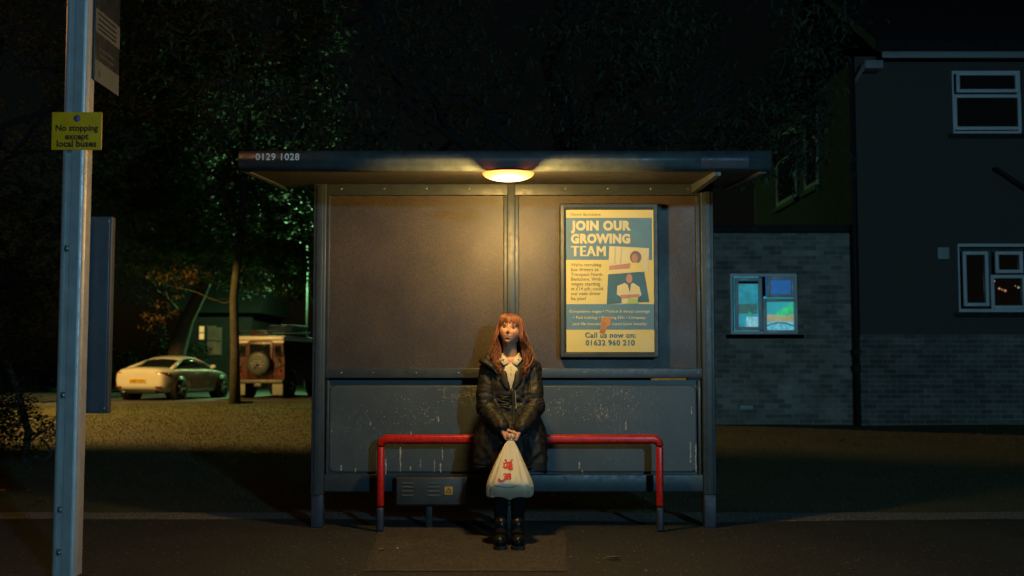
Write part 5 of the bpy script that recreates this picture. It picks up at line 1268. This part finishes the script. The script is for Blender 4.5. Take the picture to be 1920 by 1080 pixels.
# thrown-back hood lying on the shoulders: a thick roll behind the neck, a flap on her right shoulder
mb.tube([V(-.165, 8.0, 1.205), V(-.16, 8.06, 1.235), V(-.10, 8.12, 1.262), V(0, 8.145, 1.27), V(.10, 8.12, 1.258), V(.15, 8.05, 1.222), V(.16, 8.0, 1.19)], [.022, .036, .045, .048, .044, .034, .02], 14)
mb.tube([V(-.215, 7.985, 1.235), V(-.175, 7.955, 1.225), V(-.125, 7.935, 1.195), V(-.085, 7.92, 1.14)], [.020, .034, .032, .018], 12, .6)
me = remeshed(mb, .0075, 3, 'coat')
a_ = coords(me); n_ = normals(me)
def seg_t(p, u, v):
    d = v - u; t_ = max(0, min(1, (p - u).dot(d) / d.length_squared)); return t_, (p - (u + d * t_)).length
for i in range(len(a_)):
    p = Vector(a_[i]); x, y, z = p.x - CXP, p.y, p.z; d = 0
    best = None
    for (u, v, w_) in ((shL, elL, wrL), (shR, elR, wrR)):
        for kk, (q0, q1) in enumerate(((u, v), (v, w_))):
            t_, dist = seg_t(p, q0, q1)
            if dist < .088 and (best is None or dist < best[1]): best = (t_ + kk, dist, q0.x)
    if best:
        s_ = best[0]; ang = noise.noise(p * 9) * 1.4 + (x * 9 - z * 5)
        near = math.exp(-((s_ - 1.02) / .36) ** 2); cuff = math.exp(-((s_ - 1.7) / .22) ** 2); up_ = math.exp(-((s_ - .12) / .2) ** 2)
        wv = math.sin(s_ * 27 + ang * 2.2); wv = (1 - abs(wv)) * 2 - 1
        wv = noise.noise(Vector((s_ * 11 + ang * 1.1, ang * .9, x * 6))) ; wv = (1 - abs(wv) * 2.6) ; d += .0052 * wv * (near + .8 * cuff + .45 * up_ + .2) + .009 * noise.noise(p * 11) + .004 * (1 - abs(noise.noise(p * 23)) * 3)
    else:
        d += .011 * noise.noise(Vector((x * 14 + z * 5, y * 14, z * 3.6))) + .004 * (1 - abs(noise.noise(p * 17)) * 3)
        gath = math.exp(-((z - .945) / .055) ** 2) * (1 if y < 8.04 else .3)
        wv = math.sin(z * 120 + 3 * noise.noise(Vector((x * 14, 1, z * 9)))); d += .007 * wv * gath - .010 * math.exp(-((z - .945) / .03) ** 2)
        if z < .80:
            dp = (.80 - z) / .3; d += .017 * dp * math.sin(math.atan2(y - 8.0, x) * 9 + 2 * noise.noise(Vector((x * 4, y * 4, z * 2)))) + .006 * noise.noise(p * 20)
    a_[i] += n_[i] * d
    if z < .50: a_[i][2] += .012 * math.sin(x * 22)
setco(me, a_)
bm = bmesh.new(); bm.from_mesh(me)
dl = []
for f in bm.faces:
    c = f.calc_center_median(); x = c.x - CXP - .004; z = c.z
    if c.y < 8.0 and z > 1.035 and abs(x) < .008 + (z - 1.035) * .19 and abs(x) < .074: dl.append(f)
    elif z > 1.2 and math.hypot(c.x - CXP, (c.y - 8.03)) < .072 and f.normal.z > -.2: dl.append(f)
    elif z < .535 and f.normal.z < -.6: dl.append(f)
bmesh.ops.delete(bm, geom=dl, context='FACES'); bm.to_mesh(me); bm.free()
coat = link('coat', me, M['coat'], per); k = coat.modifiers.new('t', 'SOLIDIFY'); k.thickness = .006; k.offset = 1
# the front edges: lapels rolled outward, placket with zip
def coat_front(x, z):
    """y of the coat's front surface"""
    zs = [r[0] for r in RG][::-1]; A = np.interp(z, zs, [r[1] for r in RG][::-1]); B = np.interp(z, zs, [r[2] for r in RG][::-1]); C = np.interp(z, zs, [r[3] for r in RG][::-1])
    return C - B * max(.05, 1 - min(.999, abs(x / A)) ** 2.2) ** .5
for s in (-1, 1):
    mb = MB(); rs = []
    for i in range(13):
        u = i / 12; z = 1.03 + .215 * u; xi = .008 + (z - 1.035) * .19 + .004; wd = .020 + .036 * math.sin(math.pi * min(1, u * 1.15)) ** .8
        if u > .8: xi = min(xi, .074)
        row = []
        for k, (f_, lift) in enumerate(((-.18, .000), (0, .010), (.35, .017), (.75, .013), (1, .004))):
            x = s * (xi + wd * f_) + .004; row.append(V(x, coat_front(x, min(z, 1.22)) - lift - .004 + .003 * math.sin(u * 9 + k), z - .022 * f_ * u))
        rs.append(row)
    mb.rings(rs, closed=False); lp = mb.build('lapel', M['coat'], coat, fix=False); k = lp.modifiers.new('t', 'SOLIDIFY'); k.thickness = .005; k.offset = 0
mb = MB(); pts = [V(.012 + .012 * math.sin(z * 9), coat_front(.012, z) - .012, z) for z in frange(1.04, .56, 20)]
mb.tube(pts, .013, 8, .45); mb.build('placket', M['coat'], coat)
mb = MB(); pts = [V(.030 + .010 * math.sin(z * 9), coat_front(.03, z) - .016, z) for z in frange(1.035, .915, 10)]
mb.tube(pts, .0032, 6); mb.rbox(pts[-1].x - .004, pts[-1].x + .004, pts[-1].y - .006, pts[-1].y - .001, pts[-1].z - .02, pts[-1].z, .001); mb.build('zip', M['zip'], coat)
mb = MB(); mb.ell(V(-.148, 7.912, 1.205), .008, .005, .008, 12, 8); mb.build('press_stud', M['bolt'], coat)
# gathered belt bunched at the waist
mb = MB()
for k in range(7):
    z = .985 - k * .0135; x0, x1 = -.085 + .006 * (k % 3), -.004 - .005 * (k % 2)
    mb.tube([V(x, coat_front(x, z) - .008 + .004 * math.sin(x * 70 + k), z + .006 * math.sin(x * 40 + k * 1.7)) for x in frange(x0, x1, 8)], [.002, .006, .008, .0085, .0085, .008, .006, .002], 8)
mb.build('gathered_waist', M['coat'], coat)
# cream cuffs showing at the wrists
for (b_, c__) in ((elL, wrL), (elR, wrR)):
    d = (c__ - b_).normalized(); mb = MB(); mb.tube([b_.lerp(c__, .84), b_.lerp(c__, 1.0), c__ + d * .006], [.041, .036, .034], 18); mb.build('shirt_cuff', M['shirt'], so_)
# tights and shoes
mb = MB()
for h_, k_, a_2 in ((hipL, kneeL, ankL), (hipR, kneeR, ankR)):
    mb.cap(h_, k_, .083, .055, 16); mb.cap(k_, k_.lerp(a_2, .35), .052, .054, 16); mb.cap(k_.lerp(a_2, .35), a_2, .054, .039, 16); mb.cap(a_2, a_2 + Vector((0, -.10, -.055)), .039, .033, 12)
me = remeshed(mb, .007, 3, 'tights'); link('tights', me, M['tights'], per)
for a_2, s in ((ankL, -1), (ankR, 1)):
    x = a_2.x - CXP; mb = MB()
    mb.ell(V(x + s * .004, 7.44, .052), .046, .075, .046, 20, 12); mb.cap(V(x, 7.49, .058), V(x, 7.585, .055), .042, .036, 16); mb.cap(V(x, 7.575, .06), V(x, 7.575, .145), .042, .046, 16)
    me = remeshed(mb, .005, 4, 'shoe'); sh_ = link('shoe', me, M['shoe'], per)
    a3 = coords(me); a3[:, 2] = np.maximum(a3[:, 2], .016); setco(me, a3)
    mb = MB(); pr = [(.034, 7.62), (.040, 7.585), (.036, 7.52), (.047, 7.46), (.046, 7.41), (.032, 7.372), (0, 7.358)]
    ol = [V(x + s * .003 + a, y, 0) for a, y in pr] + [V(x + s * .003 - a, y, 0) for a, y in pr[-2::-1]]
    mb.prism([p + Vector((0, 0, .002)) for p in ol], (0, 0, .024)); mb.build('sole', M['black'], sh_)
    mb = MB(); mb.tube([V(x - .04, 7.50, .075), V(x - .025, 7.485, .098), V(x, 7.48, .103), V(x + .025, 7.485, .098), V(x + .04, 7.50, .075)], .008, 8, .5); mb.build('strap', M['shoe'], sh_)

# ------------------------------------------------------------------ carrier bag
YBG = 7.715
bag_top = P(957, 826, YBG)
bag = thing('carrier_bag', (bag_top.x, YBG, P(957, 930, 7.64).z), 'white plastic carrier bag with red characters hanging from her hands', 'bag')
t = NT('carrier_plastic'); t.col(t.ramp(t.noise(9, 6, .7), [(.3, (.80, .73, .52)), (.7, (.88, .82, .62))])).set(Roughness=.34)
t.bump(t.noise(10, 4, .6, scl=(2.0, 1, .6)), .4, .02); tr = t.new('BsdfTranslucent'); tr.inputs[0].default_value = (.6, .57, .5, 1); mx = t.new('MixShader'); mx.inputs[0].default_value = .28
t.l(t.b.outputs[0], mx.inputs[1]); t.l(tr.outputs[0], mx.inputs[2]); t.l(mx.outputs[0], t.n['Material Output'].inputs[0]); M['plastic'] = t.m
BG = [(826, 950.5, 964, .018, 0), (834, 945.5, 968, .028, .004), (846, 939.5, 974, .048, .008), (860, 932, 980, .076, .012), (876, 925, 987, .112, .014), (892, 918, 994, .146, .015), (904, 913.5, 999, .168, .015), (914, 911, 1001.5, .150, .014), (924, 910.5, 1001, .085, .010), (929, 912, 999, .040, .008), (932, 916, 995, .020, .004)]
NB = 72; rs = []; YB0 = 7.700
def bag_ring(i):
    py, xl_, xr_, dep, fold = BG[i]; a, b = P(xl_, py, YB0 - dep * .3), P(xr_, py, YB0 - dep * .3); cx = (a.x + b.x) / 2; w_ = (b.x - a.x) / 2; out = []
    for k in range(NB):
        q = 2 * math.pi * k / NB; c_, s_ = math.cos(q), math.sin(q)
        f_ = 1 + (fold / max(w_, .03)) * .55 * (math.sin(q * 9 + i * .22) * .6 + math.sin(q * 17 + 1.3 + i * .15) * .4)
        z = a.z
        if py > 920: z += .020 * (1 - abs(c_) ** 1.5) * (py - 920) / 12 * (-1) + .004 * math.sin(q * 5)
        e_x = .8 if i < 7 else .55; out.append((cx + w_ * sup(c_, e_x) * (f_ if abs(c_) < .98 else 1), YB0 - .01 + dep * sup(s_, .85) * f_, z))
    return out
rings = [bag_ring(i) for i in range(len(BG))]
mb = MB(); mb.rings(rings); bb = mb.build('bag', M['plastic'], bag); sd = bb.modifiers.new('s', 'SUBSURF'); sd.levels = sd.render_levels = 1
# corner fins where the bottom gusset is folded
mb = MB()
for (px, py, qx, qy, rx, ry) in ((911, 928, 913, 908, 926, 933), (1000.5, 924, 998.5, 902, 984, 931)):
    a, b, c = P(px, py, YB0 - .03), P(qx, qy, YB0 - .04), P(rx, ry, YB0 - .055)
    mb.add([a, b, c, a + Vector((0, .05, 0))], [(0, 1, 2), (0, 3, 1), (0, 2, 3)])
mb.build('gusset_corner', M['plastic'], bb, fix=False)
mb = MB()
for s in (-1, 1):
    mb.tube([V(s * .012 + .002, YBG - .012, bag_top.z - .012), V(s * .010 + .002, YBG - .008, bag_top.z + .016), V(s * .020 + .002, YBG + .008, bag_top.z + .034), V(.002, YBG + .014, bag_top.z + .042)], [.012, .010, .008, .007], 10, .6)
mb.tube([P(947, 845, YB0 - .03), P(944.5, 838, YB0 - .028), P(947, 836.5, YB0 - .02)], [.006, .007, .003], 8, .6)
mb.build('handle', M['plastic'], bb)
# red brush-drawn characters on the front
t = NT('red_print'); t.col(t.ramp(t.noise(40, 4, .7), [(.35, (.42, .020, .012)), (.75, (.55, .04, .025))])).set(Roughness=.4); M['print'] = t.m
from mathutils.bvhtree import BVHTree
dg = bpy.context.evaluated_depsgraph_get(); dg.update()
bv = BVHTree.FromObject(bb, dg)
def onbag(px, py):
    a = P(px, py, 7.3); d = (P(px, py, 8.0) - a).normalized(); h = bv.ray_cast(Vector(a), d)
    return (h[0] - d * .0022) if h[0] is not None else P(px, py, YB0 - .08)
def stroke(mb, pts, w0):
    """brush stroke in picture pixels of the reference, lying on the plastic"""
    k = smooth_path([Vector((x, y, 0)) for x, y in pts], 4 * (len(pts) - 1)); n = len(k); L, Rr = [], []
    for i, p in enumerate(k):
        d = (k[min(i + 1, n - 1)] - k[max(i - 1, 0)]); d = d.normalized() if d.length else Vector((1, 0, 0)); nr = Vector((-d.y, d.x, 0)); u = i / (n - 1)
        w_ = w0 * 1.35 * (.35 + .65 * math.sin(math.pi * (.12 + .80 * u)) ** .7) * .5
        L.append(onbag(p.x - nr.x * w_, p.y - nr.y * w_)); Rr.append(onbag(p.x + nr.x * w_, p.y + nr.y * w_))
    mb.add(L + Rr, [(i, i + 1, n + i + 1, n + i) for i in range(n - 1)])
mb = MB()
# zoom scale of the study crop: 3.855 px per picture px from (860, 770)
def zz(*pts): return [(860 + x / 3.855, 770 + y / 3.855) for x, y in pts]
for pts, w_ in (((( 335, 352), (342, 362), (340, 368)), 3.0), (((388, 350), (384, 362), (374, 372)), 2.6),
                (((322, 388), (345, 378), (372, 376), (386, 380)), 2.6), (((328, 372), (330, 392), (326, 408)), 2.2), (((322, 402), (334, 412), (350, 408), (362, 398)), 3.0),
                (((352, 380), (350, 396), (342, 410)), 2.4), (((368, 378), (366, 398), (372, 416)), 2.6), (((384, 382), (382, 402), (386, 424)), 3.2), (((346, 402), (360, 418), (382, 424), (392, 418)), 2.8), (((372, 392), (382, 396), (390, 392)), 2.2),
                (((322, 462), (340, 458), (350, 464), (340, 474), (328, 478)), 2.6), (((352, 462), (368, 458), (374, 468), (366, 478)), 2.8), (((340, 470), (356, 474), (374, 486), (368, 498)), 3.0), (((348, 480), (352, 492), (362, 496)), 2.4),
                (((292, 490), (294, 504), (308, 510), (326, 504), (340, 488), (346, 476)), 3.2)):
    stroke(mb, zz(*pts), w_)
mb.build('printed_character', M['print'], bb)
mb = MB(); pr = random.Random(9)
for k in range(22):                                                # the small illegible red line below
    u = k / 21; px = 860 + (262 + 166 * u) / 3.855; py = 770 + (540 + 16 * math.sin(u * 3.0)) / 3.855
    stroke(mb, [(px, py - 1.4 + pr.random()), (px + .5, py + .9 * pr.random()), (px + 1.2, py - 1.3 + pr.random() * 2.6)], .8)
    if pr.random() < .5: stroke(mb, [(px + .2, py + 1.5), (px + 1.2, py + 1.3)], .7)
mb.build('printed_line', M['print'], bb)
